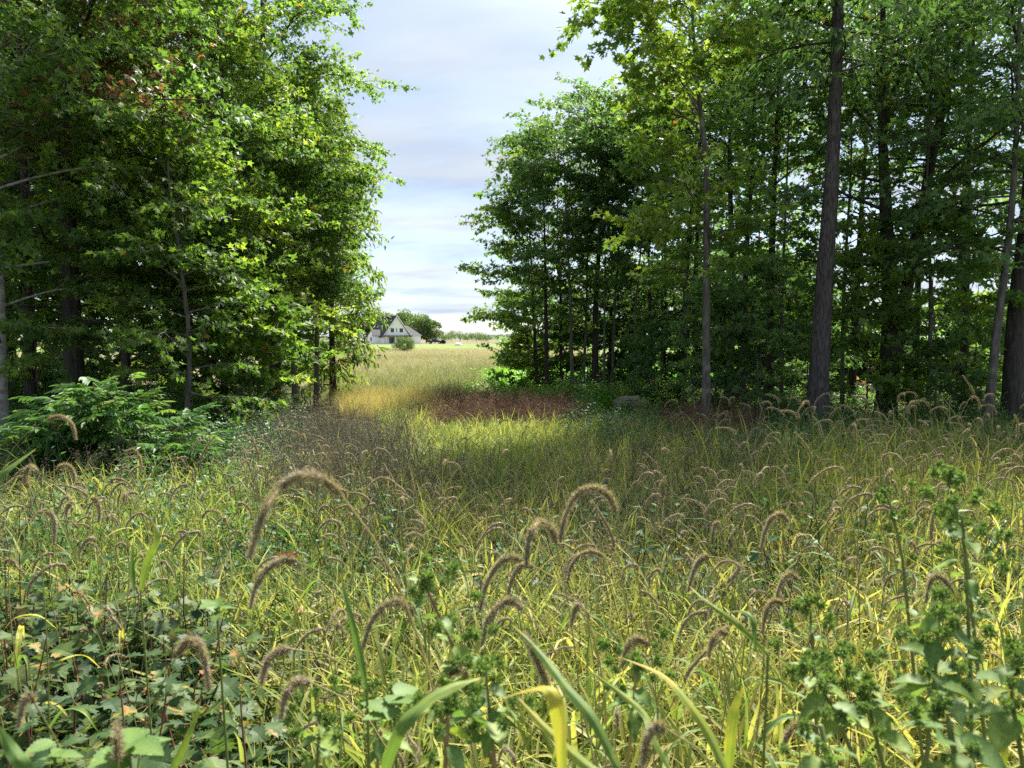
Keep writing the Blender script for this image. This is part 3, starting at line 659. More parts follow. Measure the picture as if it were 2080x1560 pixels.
thin = [  # px, depth, height, radius, crown base, crown radius, lean px, label
    (1092, 22.0, 6.9, .060, .9, 1.9, -25, 'first right tree beside the meadow, boughs sweeping low over the gap'),
    (1112, 21.0, 6.2, .075, 2.2, 1.5, -10, 'dark stem just behind the first right tree'),
    (1163, 20.2, 7.4, .055, 2.7, 1.7, -22, 'grey stem leaning left, fourth of the thin ones from the gap'),
    (1140, 22.5, 7.6, .060, 2.6, 1.6, -6, 'straight thin tree between the dark stem and the leaning grey one'),
    (1210, 21.2, 8.3, .110, 2.8, 1.8, 4, 'stout dark trunk behind the pair of pale thin stems'),
    (1228, 20.0, 7.0, .040, 3.0, 1.3, -4, 'pale stem touching the stout dark trunk'),
    (1243, 20.6, 7.8, .048, 2.9, 1.5, 14, 'pale stem tilting right, next to the stout dark trunk'),
    (1290, 19.6, 7.0, .042, 2.9, 1.4, 6, 'single grey stem above the stone slab'),
    (1322, 20.6, 8.0, .060, 2.8, 1.6, -4, 'dark thin tree right of the stone slab'),
    (1345, 21.8, 8.2, .055, 2.8, 1.5, 4, 'dark thin tree midway between stone slab and reddish weeds'),
    (1388, 18.8, 8.6, .095, 2.9, 1.8, 26, 'black trunk tilting right, behind the reddish weeds'),
    (1408, 19.6, 8.4, .100, 3.0, 1.7, 10, 'black trunk second left of the slender grey maple'),
    (1482, 17.6, 9.5, .110, 2.9, 2.0, 2, 'black trunk first right of the slender grey maple'),
    (1508, 17.2, 9.4, .085, 3.0, 1.9, 10, 'black trunk second right of the slender grey maple'),
    (1562, 16.2, 9.8, .110, 3.0, 2.0, 24, 'dark tree halfway between slender maple and big furrowed trunk'),
    (1590, 15.0, 7.5, .045, 2.4, 1.5, 2, 'thin stem just left of the big furrowed trunk'),
    (1714, 14.2, 7.5, .045, 2.2, 1.6, -2, 'thin stem right of the big furrowed trunk'),
    (1730, 16.2, 9.0, .090, 3.0, 1.8, 30, 'dark tree between the furrowed trunk and the twin trunk'),
    (1888, 13.0, 7.0, .042, 2.2, 1.5, 4, 'pale sapling stem right of the twin trunk'),
    (1862, 15.2, 9.0, .080, 3.0, 1.9, 10, 'dark tree behind the pale sapling stem'),
    (1960, 14.8, 9.5, .085, 3.0, 2.0, -4, 'dark tree behind the thin leaning grey stem'),
]
for i, (px, d, H, r0, cb, R, ln, lab) in enumerate(thin):
    fr = i == 0
    make_tree('maple_tree', px, d, H, r0, cb, R, 40 + i, lab, GR, leaf=MAPLE_DARK if i % 3 else MAPLE, bark=BARK if r0 < .058 else BARK_D, n1=44 if fr else 34, budget=11000 if fr else (4300 if px < 1600 else 3000),
              lean=(gx(1040 + ln, d), 0), open_dir=3.0 if i < 9 else None, tshift=.0 if i > 2 else .06, lsize=.105, prof='umb' if not fr else 'egg')
# saplings filling the understorey of the right row
sap = [(1450, 14.5, 2.6, 1.0, 'leafy sapling right of the slender maple stem'), (1545, 13.4, 3.0, 1.2, 'leafy sapling left of the furrowed trunk'), (1760, 13.0, 3.4, 1.4, 'layered sapling against the twin trunk'),
       (1900, 12.4, 3.8, 1.4, 'wide layered sapling in front of the sunlit field at right'), (1330, 18.0, 2.2, .9, 'low sapling behind the stone slab'), (1060, 22.6, 1.7, .8, 'low leafy sapling at the meadow edge under the first right tree'),
       (1985, 14.5, 3.2, 1.2, 'sapling behind the leaning grey stem'), (1640, 15.8, 2.8, 1.1, 'sapling behind the furrowed trunk')]
for i, (px, d, H, R, lab) in enumerate(sap):
    make_tree('sapling', px, d, H, .02, .35, R, 80 + i, lab, 'saplings under the right trees', leaf=MAPLE if i in (2, 3, 5) else MAPLE_DARK, n1=20, budget=2470, lsize=.12, prof='egg', cat='sapling')
# trees standing behind both rows: copies of two
rb, kb = make_tree('maple_tree', 0, 16, 11, .11, .5, 2.9, 101, 'dim tree standing deep behind the left row', 'trees deep behind the left row', leaf=MAPLE_DARK, bark=BARK_D, n1=66, lsize=.15, budget=13950, x=-11.2)
for (x, y, rz, sc) in [(-9.2, 17.5, 1, 1.0), (-7.6, 20, 2.3, .95), (-12.8, 19, 3.1, 1.05), (-6.6, 22.5, 4.0, .75), (-10.5, 22.5, 5.2, 1.1), (-14.5, 15, .4, 1.0), (-8.6, 26, 1.9, .9), (-15, 24, 2.9, 1.1)]:
    c = copy_kids(rb, kb); c.location = (x, y, 0); c.rotation_euler = (0, 0, rz); c.scale = (sc,) * 3
    c['label'] = {-9.2: 'dim tree behind the broad maple of the left row', -7.6: 'dim tree behind the bushy mid green maple', -12.8: 'dim tree deep behind the old maple with dead leaves', -6.6: 'smaller dim tree behind the tallest left tree', -10.5: 'tall dim tree deep behind the broad maple', -14.5: 'dim tree behind the pale barked edge tree', -8.6: 'farthest dim tree behind the tallest left tree', -15: 'farthest dim tree behind the old maple'}[x]
rb, kb = make_tree('maple_tree', 0, 16, 10.5, .10, 1.2, 2.4, 102, 'dim tree standing deep behind the right row', 'trees deep behind the right row', leaf=MAPLE_DARK, bark=BARK_D, n1=54, lsize=.14, budget=4600, x=9.6, prof='umb')
for (x, y, rz, sc) in [(4.6, 22.5, 1, .82), (6.4, 20.2, 2.4, .9), (3.2, 24.2, .5, .78), (13.8, 12.5, 2.0, 1.0)]:
    c = copy_kids(rb, kb); c.location = (x, y, 0); c.rotation_euler = (0, 0, rz); c.scale = (sc,) * 3
    c['label'] = {4.6: 'dim tree behind the two black trunks left of the slender maple', 6.4: 'dim tree behind the two black trunks right of the slender maple', 3.2: 'dim tree behind the single grey stem and stone slab', 13.8: 'dim tree just beyond the right frame edge'}[x]
# shrubs closing the row at the back
sb, kb = make_tree('shrub', 1090, 24.5, 3.6, .03, .15, 1.7, 110, 'leafy shrub at the meadow end behind the right row', 'shrubs behind the right row', leaf=MAPLE_DARK, bark=BARK_D, n1=34, budget=3200, lsize=.14, cat='shrub', prof='egg')
for (px, d, rz, sc, lb) in [(1150, 24.6, 1, .9, 'shrub behind the grey stem leaning left'), (1205, 24.2, 2, 1.0, 'shrub behind the stout dark trunk'), (1265, 24.8, 3, 1.1, 'shrub behind the pale stem tilting right'), (1325, 23.6, 4, 1.0, 'shrub right behind the stone slab'), (1380, 24.0, 5, 1.1, 'shrub behind the black trunk tilting right'), (1440, 22.6, .5, 1.0, 'shrub seen behind the slender maple'), (1500, 22.2, 1.6, 1.1, 'shrub behind the black trunks right of the slender maple'), (1560, 21.0, 2.7, 1.1, 'shrub behind the dark halfway tree'), (1625, 20.6, 3.3, 1.0, 'shrub left behind the furrowed trunk'), (1745, 19.6, 5.4, .7, 'shrub behind the twin trunk'), (1930, 20.0, 1.2, .62, 'sunlit shrub right of the pale sapling stem'), (2040, 18.6, 3.9, .66, 'sunlit shrub behind the black edge trunk')]:
    c = copy_kids(sb, kb); c.location = (gx(px, d), d, 0); c.rotation_euler = (0, 0, rz); c.scale = (sc,) * 3; c['label'] = lb
sb, kb = make_tree('shrub', 1600, 22.5, 2.5, .025, .1, 1.5, 111, 'glowing yellow green shrub just left of the furrowed trunk', 'sunlit shrubs beyond the right row', leaf=MAPLE, bark=BARK_D, n1=30, budget=3400, lsize=.13, cat='shrub', prof='egg', tshift=.15)
for (px, d, rz, sc, lb) in [(1690, 22.0, 1, 1.0, 'glowing yellow green shrub just right of the furrowed trunk'), (1770, 21.0, 2, .9, 'glowing yellow green shrub left of the twin trunk base'), (1840, 20.5, 3, 1.0, 'glowing yellow green shrub between twin trunk and pale sapling stem'), (1905, 19.5, 4, .95, 'glowing yellow green shrub right of the pale sapling stem'), (1965, 20.0, 5, 1.05, 'glowing yellow green shrub left of the thin leaning stem'), (2030, 19.0, .7, 1.0, 'glowing yellow green shrub between leaning stem and black edge trunk'), (1530, 23.0, 2.5, .9, 'glowing yellow green shrub behind the reddish weeds')]:
    c = copy_kids(sb, kb); c.location = (gx(px, d), d, 0); c.rotation_euler = (0, 0, rz); c.scale = (sc,) * 3; c['label'] = lb
# bare dead tree, only twigs
def dead_tree():
    rs = np.random.RandomState(7); d = 21.0
    root = empty('dead_tree', (gx(1185, d), d, 0)); tag(root, 'bare dead tree top of fine twigs against the sky', 'tree')
    g = Geo(); H = 8.6
    tube(g, catmull([(0, 0, -.1), (.1, 0, 4), (.05, 0, H)], 10), np.linspace(.05, .006, 10), 5)
    h = Geo()
    for k in range(26):
        z = rs.uniform(4.5, H - .2); a = rs.uniform(0, 6.28); L = rs.uniform(.5, 1.3) * (1.2 - z / H * .6)
        p0 = np.array((.07, 0, z)); dd = np.array((math.cos(a) * .5, math.sin(a) * .5, .85))
        p = catmull([p0, p0 + dd * L * .5 + rs.normal(0, .05, 3), p0 + dd * L], 5); tube(h, p, np.linspace(.012, .003, 5), 3)
        for j in range(5):
            q = p[rs.randint(1, 5)]; e = q + norm(dd + rs.normal(0, .5, 3)) * L * rs.uniform(.2, .5)
            tube(h, catmull([q, (q + e) / 2, e], 3), [.005, .004, .002], 3)
    obj('trunk', g.mesh('trunk', BARK), root); obj('twigs', h.mesh('twigs', BARK), root)
dead_tree()

# ------------------------------------------------------------------ far things: house, vehicle, trees, bushes
WHITE = plain('white_siding', (.88, .88, .88), .6, var=.03)
TRIM = plain('white_trim', (.74, .75, .76), .5, var=.02)
SHING = plain('dark_shingles', (.016, .018, .028), .8, var=.3, scale=3)
SHING2 = plain('grey_shingles', (.055, .055, .066), .8, var=.25, scale=3)
GLASS = plain('window_glass', (.02, .025, .03), .08, .6, var=.1)
DARKP = plain('black_paint', (.012, .013, .016), .25, .5, var=.1)
RUBBER = plain('rubber', (.015, .015, .015), .85, var=.2)
STONE = plain('weathered_stone', (.24, .21, .17), .9, var=.35, scale=9)
PLAST = plain('white_plastic', (.78, .78, .76), .5, var=.04)
def box(g, x0, x1, y0, y1, z0, z1, mat=0):
    v = [(x, y, z) for z in (z0, z1) for y in (y0, y1) for x in (x0, x1)]
    g.add(v, quads=[(0, 2, 3, 1), (4, 5, 7, 6), (0, 1, 5, 4), (1, 3, 7, 5), (3, 2, 6, 7), (2, 0, 4, 6)], mat=mat)
def bx(name, parent, mat, *a):
    g = Geo(); box(g, *a); return obj(name, g.mesh(name, mat, smooth=False), parent)
def slab(g, a, b, c, d, t):
    q = np.array([a, b, c, d], float); nrm = norm(np.cross(q[1] - q[0], q[3] - q[0])); w = np.vstack([q, q + nrm * t])
    g.add(w, quads=[(3, 2, 1, 0), (4, 5, 6, 7), (0, 1, 5, 4), (1, 2, 6, 5), (2, 3, 7, 6), (3, 0, 4, 7)])
def house():
    d = 250.0
    # local: gable front in plane y=0 facing -y, ridge along +y
    root = empty('farmhouse', (gx(807, d), d, -.02), math.radians(33)); tag(root, 'white farmhouse with a steep dark roof across the meadow', 'house')
    w, ev, pk, L = 4.9, 2.9, 9.6, 15.0
    g = Geo()
    v = [(-w, 0, 0), (w, 0, 0), (w, 0, ev), (0, 0, pk - .2), (-w, 0, ev), (-w, L, 0), (w, L, 0), (w, L, ev), (0, L, pk - .2), (-w, L, ev)]
    g.add(v, tris=[(4, 2, 3), (9, 8, 7)], quads=[(0, 1, 2, 4), (6, 5, 9, 7), (1, 6, 7, 2), (5, 0, 4, 9)])
    obj('wall', g.mesh('wall', WHITE, smooth=False), root)
    g = Geo()
    s = (pk - ev) / w
    slab(g, (-w - .4, -.35, ev - .4 * s), (0, -.35, pk), (0, L + .3, pk), (-w - .4, L + .3, ev - .4 * s), -.22)
    slab(g, (0, -.35, pk), (w + .4, -.35, ev - .4 * s), (w + .4, L + .3, ev - .4 * s), (0, L + .3, pk), -.22)
    rf = obj('roof', g.mesh('roof', SHING, smooth=False), root)
    # raking trim boards, a lower porch roof band, corner posts
    for sx in (-1, 1):
        g = Geo(); slab(g, (sx * (w + .38), -.40, ev - .65), (sx * (w + .38), -.40, ev - .25), (0, -.40, pk + .10), (0, -.40, pk - .42), .06 * sx)
        obj('rake_board', g.mesh('rake_board', TRIM, smooth=False), root)
    bx('porch_roof', root, SHING2, -w - .3, w + .3, -1.5, -.01, ev - .35, ev - .02)
    for x in (-4.6, -1.2, 1.6, 4.6): bx('porch_post', root, TRIM, x - .1, x + .1, -1.45, -1.25, 0, ev - .36)
    def window(x0, x1, z0, z1, name='window', y=-.05):
        f = bx(name, root, TRIM, x0 - .1, x1 + .1, y, .03, z0 - .1, z1 + .1)
        bx('pane', f, GLASS, x0, x1, y - .02, y + .01, z0, z1)
        return f
    window(-2.3, -1.1, 4.0, 5.3); window(.95, 2.15, 4.0, 5.3); window(-.25, .0, 4.1, 5.4)
    window(-2.9, -1.0, .25, 2.3); window(-.2, 1.5, .9, 2.3); window(2.2, 3.9, .9, 2.3)
    dr = bx('door', root, plain('dark_door', (.06, .06, .065), .4), 1.65, 2.1, -.06, .03, .0, 2.2)
    for k in (1, 2, 3):   # skylights on the left roof slope
        y = 2.5 + 3.4 * k; z = 6.2; x = -(pk - z) / s - .12
        g = Geo(); slab(g, (x - .35, y, z - .35 * s), (x + .15, y, z + .15 * s), (x + .15, y + .8, z + .15 * s), (x - .35, y + .8, z - .35 * s), -.12)
        obj('skylight', g.mesh('skylight', TRIM, smooth=False), rf)
    # left cross wing with small gable
    g = Geo(); x1 = -w - 1.9
    g.add([(x1, 3, 0), (-w + .02, 3, 0), (-w + .02, 3, 2.9), (x1, 3, 2.9), (x1, 9, 0), (-w + .02, 9, 0), (-w + .02, 9, 2.9), (x1, 9, 2.9), (x1, 6, 4.7)],
          tris=[(3, 8, 7)], quads=[(0, 1, 2, 3), (5, 4, 7, 6), (4, 0, 3, 7)])
    obj('side_wing', g.mesh('side_wing', WHITE, smooth=False), root)
    g = Geo()
    slab(g, (x1 - .3, 2.7, 2.7), (-w + 1.5, 2.7, 2.7), (-w + 1.5, 6, 4.8), (x1 - .3, 6, 4.8), .15)
    slab(g, (x1 - .3, 6, 4.8), (-w + 1.5, 6, 4.8), (-w + 1.5, 9.3, 2.7), (x1 - .3, 9.3, 2.7), .15)
    obj('wing_roof', g.mesh('wing_roof', SHING, smooth=False), root)
    f = bx('window', root, TRIM, x1 - .06, x1 + .02, 5.2, 6.8, 1.0, 2.4); bx('pane', f, GLASS, x1 - .09, x1 - .05, 5.35, 6.65, 1.1, 2.3)
    # right garage wing with hipped roof
    g = Geo(); gx0, gx1, y0, y1, e2 = w - .02, w + 5.2, 2.6, 10.6, 2.9
    box(g, gx0, gx1, y0, y1, 0, e2); obj('garage', g.mesh('garage', WHITE, smooth=False), root)
    g = Geo(); o_ = .4
    g.add([(gx0 - 2.0, y0 - o_, e2), (gx1 + o_, y0 - o_, e2), (gx1 + o_, y1 + o_, e2), (gx0 - 2.0, y1 + o_, e2), (gx0 - 2.0, (y0 + y1) / 2, 6.4), (gx1 - 3.2, (y0 + y1) / 2, 6.4)],
          tris=[(1, 2, 5)], quads=[(0, 1, 5, 4), (2, 3, 4, 5), (3, 2, 1, 0)])
    obj('garage_roof', g.mesh('garage_roof', SHING2, smooth=False), root)
house()
def far_tree(name, px, d, H, R, seed, label, group, z0=.12, budget=3380, cat='tree', leaf=FARLEAF, ts=0.0, lsz=None, trunk=True):
    """tree far away: trunk and a crown of leaf clumps spread through its volume"""
    rs = np.random.RandomState(seed)
    root = empty(name, (gx(px, d), d, 0)); tag(root, label, cat, group)
    g = Geo(); tube(g, catmull([(0, 0, -.1), (rs.normal(0, .05 * H), 0, H * .5), (0, 0, H * .85)], 6), np.linspace(H * .022, H * .006, 6), 6)
    for k in range(7):
        z = rs.uniform(.25, .7) * H; a = rs.uniform(0, 6.28)
        e = np.array((math.cos(a) * R * .75, math.sin(a) * R * .75, z + .2 * H)); o = np.array((0, 0, z))
        tube(g, catmull([o, (o + e) / 2 + (0, 0, .03 * H), e], 4), np.linspace(H * .009, H * .002, 4), 4)
    obj('trunk', g.mesh('trunk', BARK_D), root)
    c = Geo(); nb = 26
    u = norm(rs.normal(0, 1, (nb, 3))); rr = rs.uniform(.45, .86, nb)[:, None]
    ctr = u * rr * np.array((R, R, H * (1 - z0) / 2)) + np.array((0, 0, H * (1 + z0) / 2))
    br = rs.uniform(.24, .42, nb) * R
    ii = rs.randint(0, nb, budget)
    w_ = norm(rs.normal(0, 1, (budget, 3))); P = ctr[ii] + w_ * (br[ii] * rs.uniform(.6, 1.05, budget))[:, None] * np.array((1, 1, .8))
    P[:, 2] = np.maximum(P[:, 2], z0 * H * .6)
    sz = (lsz or R * .10) * rs.uniform(.6, 1.3, budget)
    tn = np.clip(.42 + ts + .35 * (rs.rand(nb)[ii] - .5) + rs.normal(0, .15, budget), 0, 1)
    leaves(c, DIAMOND, P, rs.normal(0, 1, (budget, 3)) + w_ * .5, w_ + rs.normal(0, .5, (budget, 3)), sz, tn)
    obj('crown', c.mesh('crown', leaf, smooth=False), root)
    return root
FT = 'wood behind the farmhouse'
for i, (px, d, H, R, lab) in enumerate([(742, 330, 15.2, 8, 'far tree above the hidden left end of the farmhouse'), (768, 325, 14.6, 7.5, 'tall far tree over the dark roof'), (795, 318, 14.0, 7.5, 'far tree right above the roof peak'),
        (822, 312, 13.6, 7.2, 'far tree behind the right roof slope'), (846, 305, 12.6, 7, 'dense far tree above the garage'), (866, 302, 11.6, 5.2, 'far tree at the right end of the wood'),
        (884, 305, 9.2, 3.6, 'lower far tree stepping down beside the dark pickup'), (720, 320, 14, 8, 'far tree mostly hidden by the left row')]):
    far_tree('broadleaf_tree', px, d, H, R, 200 + i, lab, FT, budget=4160, ts=.05)
for i, (px, d, H, R, lab) in enumerate([(905, 420, 5.0, 4.5, 'small far tree right of the wood'), (918, 430, 7.2, 4.0, 'far round tree with a reddish tinge beyond the field'), (934, 460, 7.6, 3.6, 'far thin tree left of the distant line'),
        (950, 480, 6.2, 4.2, 'far low tree beyond the white tank'), (968, 470, 6.0, 5.0, 'far low tree near the right boughs'), (985, 520, 5.4, 6.0, 'farthest low tree by the right boughs')]):
    far_tree('broadleaf_tree', px, d, H, R, 220 + i, lab, 'small trees on the horizon', budget=1170, ts=.1)
far_tree('round_bush', 821, 74, 2.15, 1.15, 240, 'round clipped looking bush standing before the farmhouse', 'bushes in the meadow', z0=.02, budget=8060, cat='bush', lsz=.075, ts=.05)
far_tree('small_bush', 785, 76, .95, .55, 241, 'small pale bush left of the round bush', 'bushes in the meadow', z0=.02, budget=1950, cat='bush', lsz=.06, ts=.25)
# distant tree line along the horizon, one mass
def treeline():
    rs = np.random.RandomState(5); g = Geo(); n = 15000
    x = rs.uniform(-900, 1500, n); y = 1500 + rs.normal(0, 14, n)
    top = 4 + 5 * vnoise(x + 2000, y, .02, 2) + 5 * vnoise(x + 2000, y, .09, 3)
    z = top * rs.uniform(0, 1, n) ** .7
    leaves(g, DIAMOND, np.column_stack([x, y, z]), rs.normal(0, 1, (n, 3)), rs.normal(0, 1, (n, 3)) + (0, -1, .6), rs.uniform(2, 4, n), rs.uniform(.1, .5, n))
    o = obj('treeline', g.mesh('treeline', FARLEAF, smooth=False)); tag(o, 'distant blue green tree line along the horizon', 'treeline', kind='stuff')
treeline()
def pickup():
    d = 262.0; root = empty('pickup_truck', (gx(884, d), d, -.02), math.radians(172)); tag(root, 'dark pickup truck parked beyond the lawn beside the wood', 'pickup truck')
    prof_ = [(-2.75, .55), (-2.75, 1.05), (-2.6, 1.15), (-1.25, 1.22), (-.65, 1.82), (.75, 1.85), (1.0, 1.25), (2.75, 1.22), (2.75, .55)]
    g = Geo(); k = len(prof_); w = .95
    v = [(x, -w, z) for x, z in prof_] + [(x, w, z) for x, z in prof_]
    g.add(v, quads=[(i, (i + 1) % k, (i + 1) % k + k, i + k) for i in range(k)])
    me = bpy.data.meshes.new('body')
    me.from_pydata(v, [], [tuple(range(k))[::-1], tuple(range(k, 2 * k))] + [(i, (i + 1) % k, (i + 1) % k + k, i + k) for i in range(k)])
    me.materials.append(DARKP); obj('body', me, root)
    for sy in (-1, 1):
        me = bpy.data.meshes.new('side_window'); y = sy * (w + .01)
        me.from_pydata([(-1.1, y, 1.27), (.75, y, 1.27), (.62, y, 1.74), (-.62, y, 1.74)], [], [(0, 1, 2, 3)]); me.materials.append(GLASS); obj('side_window', me, root)
        bx('headlight', root, PLAST, -2.78, -2.7, sy * .75 - .15, sy * .75 + .15, .85, 1.02)
        for x in (-1.75, 1.7):
            g = Geo(); tube(g, np.array([(x, sy * .72, .40), (x, sy * .99, .40)]), .40, 16, cap=True); wh = obj('wheel', g.mesh('wheel', RUBBER, smooth=False), root)
            g = Geo(); tube(g, np.array([(x, sy * .95, .40), (x, sy * 1.0, .40)]), .22, 12, cap=True); obj('rim', g.mesh('rim', TRIM, smooth=False), wh)
    # dark hub of the black round bale at its tail
pickup()
def bale():
    d = 255.0; o_ = empty('round_bale', (gx(901, d), d, 0)); tag(o_, 'black wrapped round bale right of the dark pickup', 'bale')
    g = Geo(); p = np.array([(-.6, 0, .75), (-.57, 0, .75), (.57, 0, .75), (.6, 0, .75)])
    tube(g, p, [.60, .72, .72, .60], 18, cap=True, tint=.5); obj('wrap', g.mesh('wrap', RUBBER), o_)
    g = Geo(); tube(g, np.array([(-.63, 0, .75), (-.60, 0, .75)]), .2, 10, cap=True); obj('end_fold', g.mesh('end_fold', RUBBER), o_); o_.rotation_euler = (0, 0, 1.2)
bale()
def tank():
    d = 190.0; root = empty('white_tank', (gx(931, d), d, 0)); tag(root, 'small white domed tank lying on the lawn', 'tank')
    g = Geo(); n = 9; t = np.linspace(0, PI / 2, n)
    p = np.column_stack([np.zeros(n), np.zeros(n), .95 * np.sin(t)]); tube(g, p, np.maximum(.95 * np.cos(t) ** .7, .02), 18)
    obj('shell', g.mesh('shell', PLAST), root, scale=(1, .8, .75))
    g = Geo(); tube(g, np.array([(0, 0, .69), (0, 0, .80)]), .22, 12, cap=True); obj('lid', g.mesh('lid', PLAST), root)
tank()
# stone slab in the weeds under the right trees
def slabstone():
    d = 16.8; c = at(1278, 828, d); root = empty('stone_slab', (c[0], d, 0)); tag(root, 'weathered pale stone slab half hidden in weeds under the right trees', 'stone slab')
    rs = np.random.RandomState(3)
    def lump(w, dp, z0, z1, seed):
        r = np.random.RandomState(seed); g = Geo(); n = 14; a = np.linspace(0, 2 * PI, n, endpoint=False)
        rr = 1 + r.normal(0, .07, n); v = []
        for z, k in ((z0, 1.0), (z1 - .05, 1.02), (z1, .93)):
            v += [(w * k * rr[i] * math.copysign(abs(math.cos(a[i])) ** .6, math.cos(a[i])), dp * k * rr[i] * math.copysign(abs(math.sin(a[i])) ** .6, math.sin(a[i])), z + r.normal(0, .012)) for i in range(n)]
        v.append((0, 0, z1 + .01)); q = [(l * n + i, l * n + (i + 1) % n, (l + 1) * n + (i + 1) % n, (l + 1) * n + i) for l in range(2) for i in range(n)]
        g.add(v, quads=q, tris=[(3 * n, 2 * n + i, 2 * n + (i + 1) % n) for i in range(n)]); return g
    obj('block', lump(.36, .32, -.05, .27, 1).mesh('block', STONE, smooth=False), root, loc=(.05, 0, 0))
    obj('cap_stone', lump(.26, .22, .275, .34, 2).mesh('cap_stone', STONE, smooth=False), root, loc=(.02, 0, .0))
slabstone()
# pale round seed head above the reddish weeds
def pale_head():
    c = at(1392, 855, 12.2); root = empty('seed_head_stalk', (c[0], 12.2, 0)); tag(root, 'single pale round seed head standing above the reddish weeds', 'seed head')
    g = Geo(); z = c[2]; tube(g, catmull([(0, 0, 0), (.03, 0, z * .6), (0, 0, z)], 6), .004, 4, tint=.9); obj('stem', g.mesh('stem', STEMG), root)
    rs = np.random.RandomState(1); g = Geo(); n = 160; w = norm(rs.normal(0, 1, (n, 3)))
    leaves(g, DIAMOND, w * .012 + (0, 0, z), w, rs.normal(0, 1, (n, 3)), np.full(n, .032), np.full(n, 1.0)); obj('seed_head', g.mesh('seed_head', STRAW), root)
pale_head()

# ------------------------------------------------------------------ the pinnate bush at left
def pinnate(seed, L=.42, pairs=6, lw=.13):
    rs = np.random.RandomState(seed); g = Geo()
    s = np.linspace(0, 1, 10); b = rs.uniform(.2, .55)
    path = np.column_stack([.03 * np.sin(s * 3 + seed), L * (s - .12 * s ** 2), .10 * L * np.sin(s * 2.5) - b * .35 * L * s ** 2])
    tube(g, path, np.linspace(.004, .0015, 10), 4, tint=.4)
    P = []; D = []; Z = []
    for k in range(pairs):
        f = .25 + .72 * k / pairs; i = min(8, int(f * 9)); q = path[i] + (path[i + 1] - path[i]) * (f * 9 - i)
        t = norm(path[i + 1] - path[i])
        for sx in (-1, 1):
            P.append(q); D.append(np.array((sx * .85, .55, 0)) + t * .2 + rs.normal(0, .08, 3) + (0, 0, -.25)); Z.append(lw * (1 - .35 * abs(f - .5)) * rs.uniform(.85, 1.1))
    P.append(path[-1]); D.append(path[-1] - path[-2] + (0, 0.03, 0)); Z.append(lw)
    P, D = np.array(P), np.array(D)
    tpl = fan_leaf([(0, 0), (.10, .12), (.165, .38), (.12, .70), (0, 1.0), (-.12, .70), (-.165, .38), (-.10, .12)], fold=.35, droop=.22)
    leaves(g, tpl, P, D, np.tile((0, 0, 1.0), (len(P), 1)) + rs.normal(0, .12, P.shape), np.array(Z), np.clip(rs.normal(.5, .22, len(P)), 0, 1))
    return g.mesh('leaf', BUSHLEAF, smooth=False)
def big_bush():
    rs = np.random.RandomState(12); d = 7.7; X = gx(222, d)
    root = empty('leafy_bush', (X, d, 0)); tag(root, 'large bright green bush with feathery pinnate leaves below the left trees', 'bush')
    lm = [pinnate(i) for i in range(6)]
    stems = []
    for k in range(22):
        a = rs.uniform(0, 6.28); rr = rs.uniform(.1, 1.0) ** .6
        top = np.array((math.cos(a) * rr * 1.02, math.sin(a) * rr * .95, 1.04 - .48 * rr ** 2.2 + rs.normal(0, .09)))
        b = np.array((top[0] * .25, top[1] * .25, 0)); p = catmull([b, b * .6 + top * .4 + (0, 0, .18), top], 10); g = Geo()
        tube(g, p, np.linspace(.014, .004, 10), 5, tint=.9); obj('stem', g.mesh('stem', STEMG), root); stems.append((p, a))
    for k in range(299):
        p, a0 = stems[k % len(stems)]
        f = rs.uniform(.1, 1.0) ** .6; q = p[min(9, int(f * 9))] + rs.normal(0, .05, 3)
        a = rs.uniform(0, 6.28) if rs.rand() < .5 else a0 + rs.normal(0, .8)
        e = rs.uniform(-.05, .5) + (.3 if f > .85 else 0)
        o = obj('leaf', lm[rs.randint(6)], root, loc=q, rot=(e, rs.normal(0, .25), a - PI / 2), scale=float(rs.uniform(.65, 1.05)))
    # the leaves past the largest three hundred: one joined part
    g = Geo(); base = [(np.array([v.co[:] for v in m.vertices]), np.array([p.vertices[:] for p in m.polygons if len(p.vertices) == 3]), np.array([p.vertices[:] for p in m.polygons if len(p.vertices) == 4])) for m in lm]
    for k in range(520):
        p, a0 = stems[k % len(stems)]; f = rs.uniform(.05, 1.0) ** .7; q = p[min(9, int(f * 9))] + rs.normal(0, .10, 3); q[2] = max(q[2], .08)
        a = rs.uniform(0, 6.28) if rs.rand() < .5 else a0 + rs.normal(0, .9)
        R_ = np.array(Euler((rs.uniform(-.1, .5), rs.normal(0, .3), a - PI / 2)).to_matrix()); v, t3, q4 = base[rs.randint(6)]
        g.add(v @ R_.T * rs.uniform(.6, 1.0) + q, tris=t3, quads=q4, tint=np.clip(rs.normal(.5, .25) + rs.normal(0, .08, len(v)), 0, 1))
    o = obj('foliage', g.mesh('foliage', BUSHLEAF, smooth=False), root); o['kind'] = 'stuff'
    return root
big_bush()

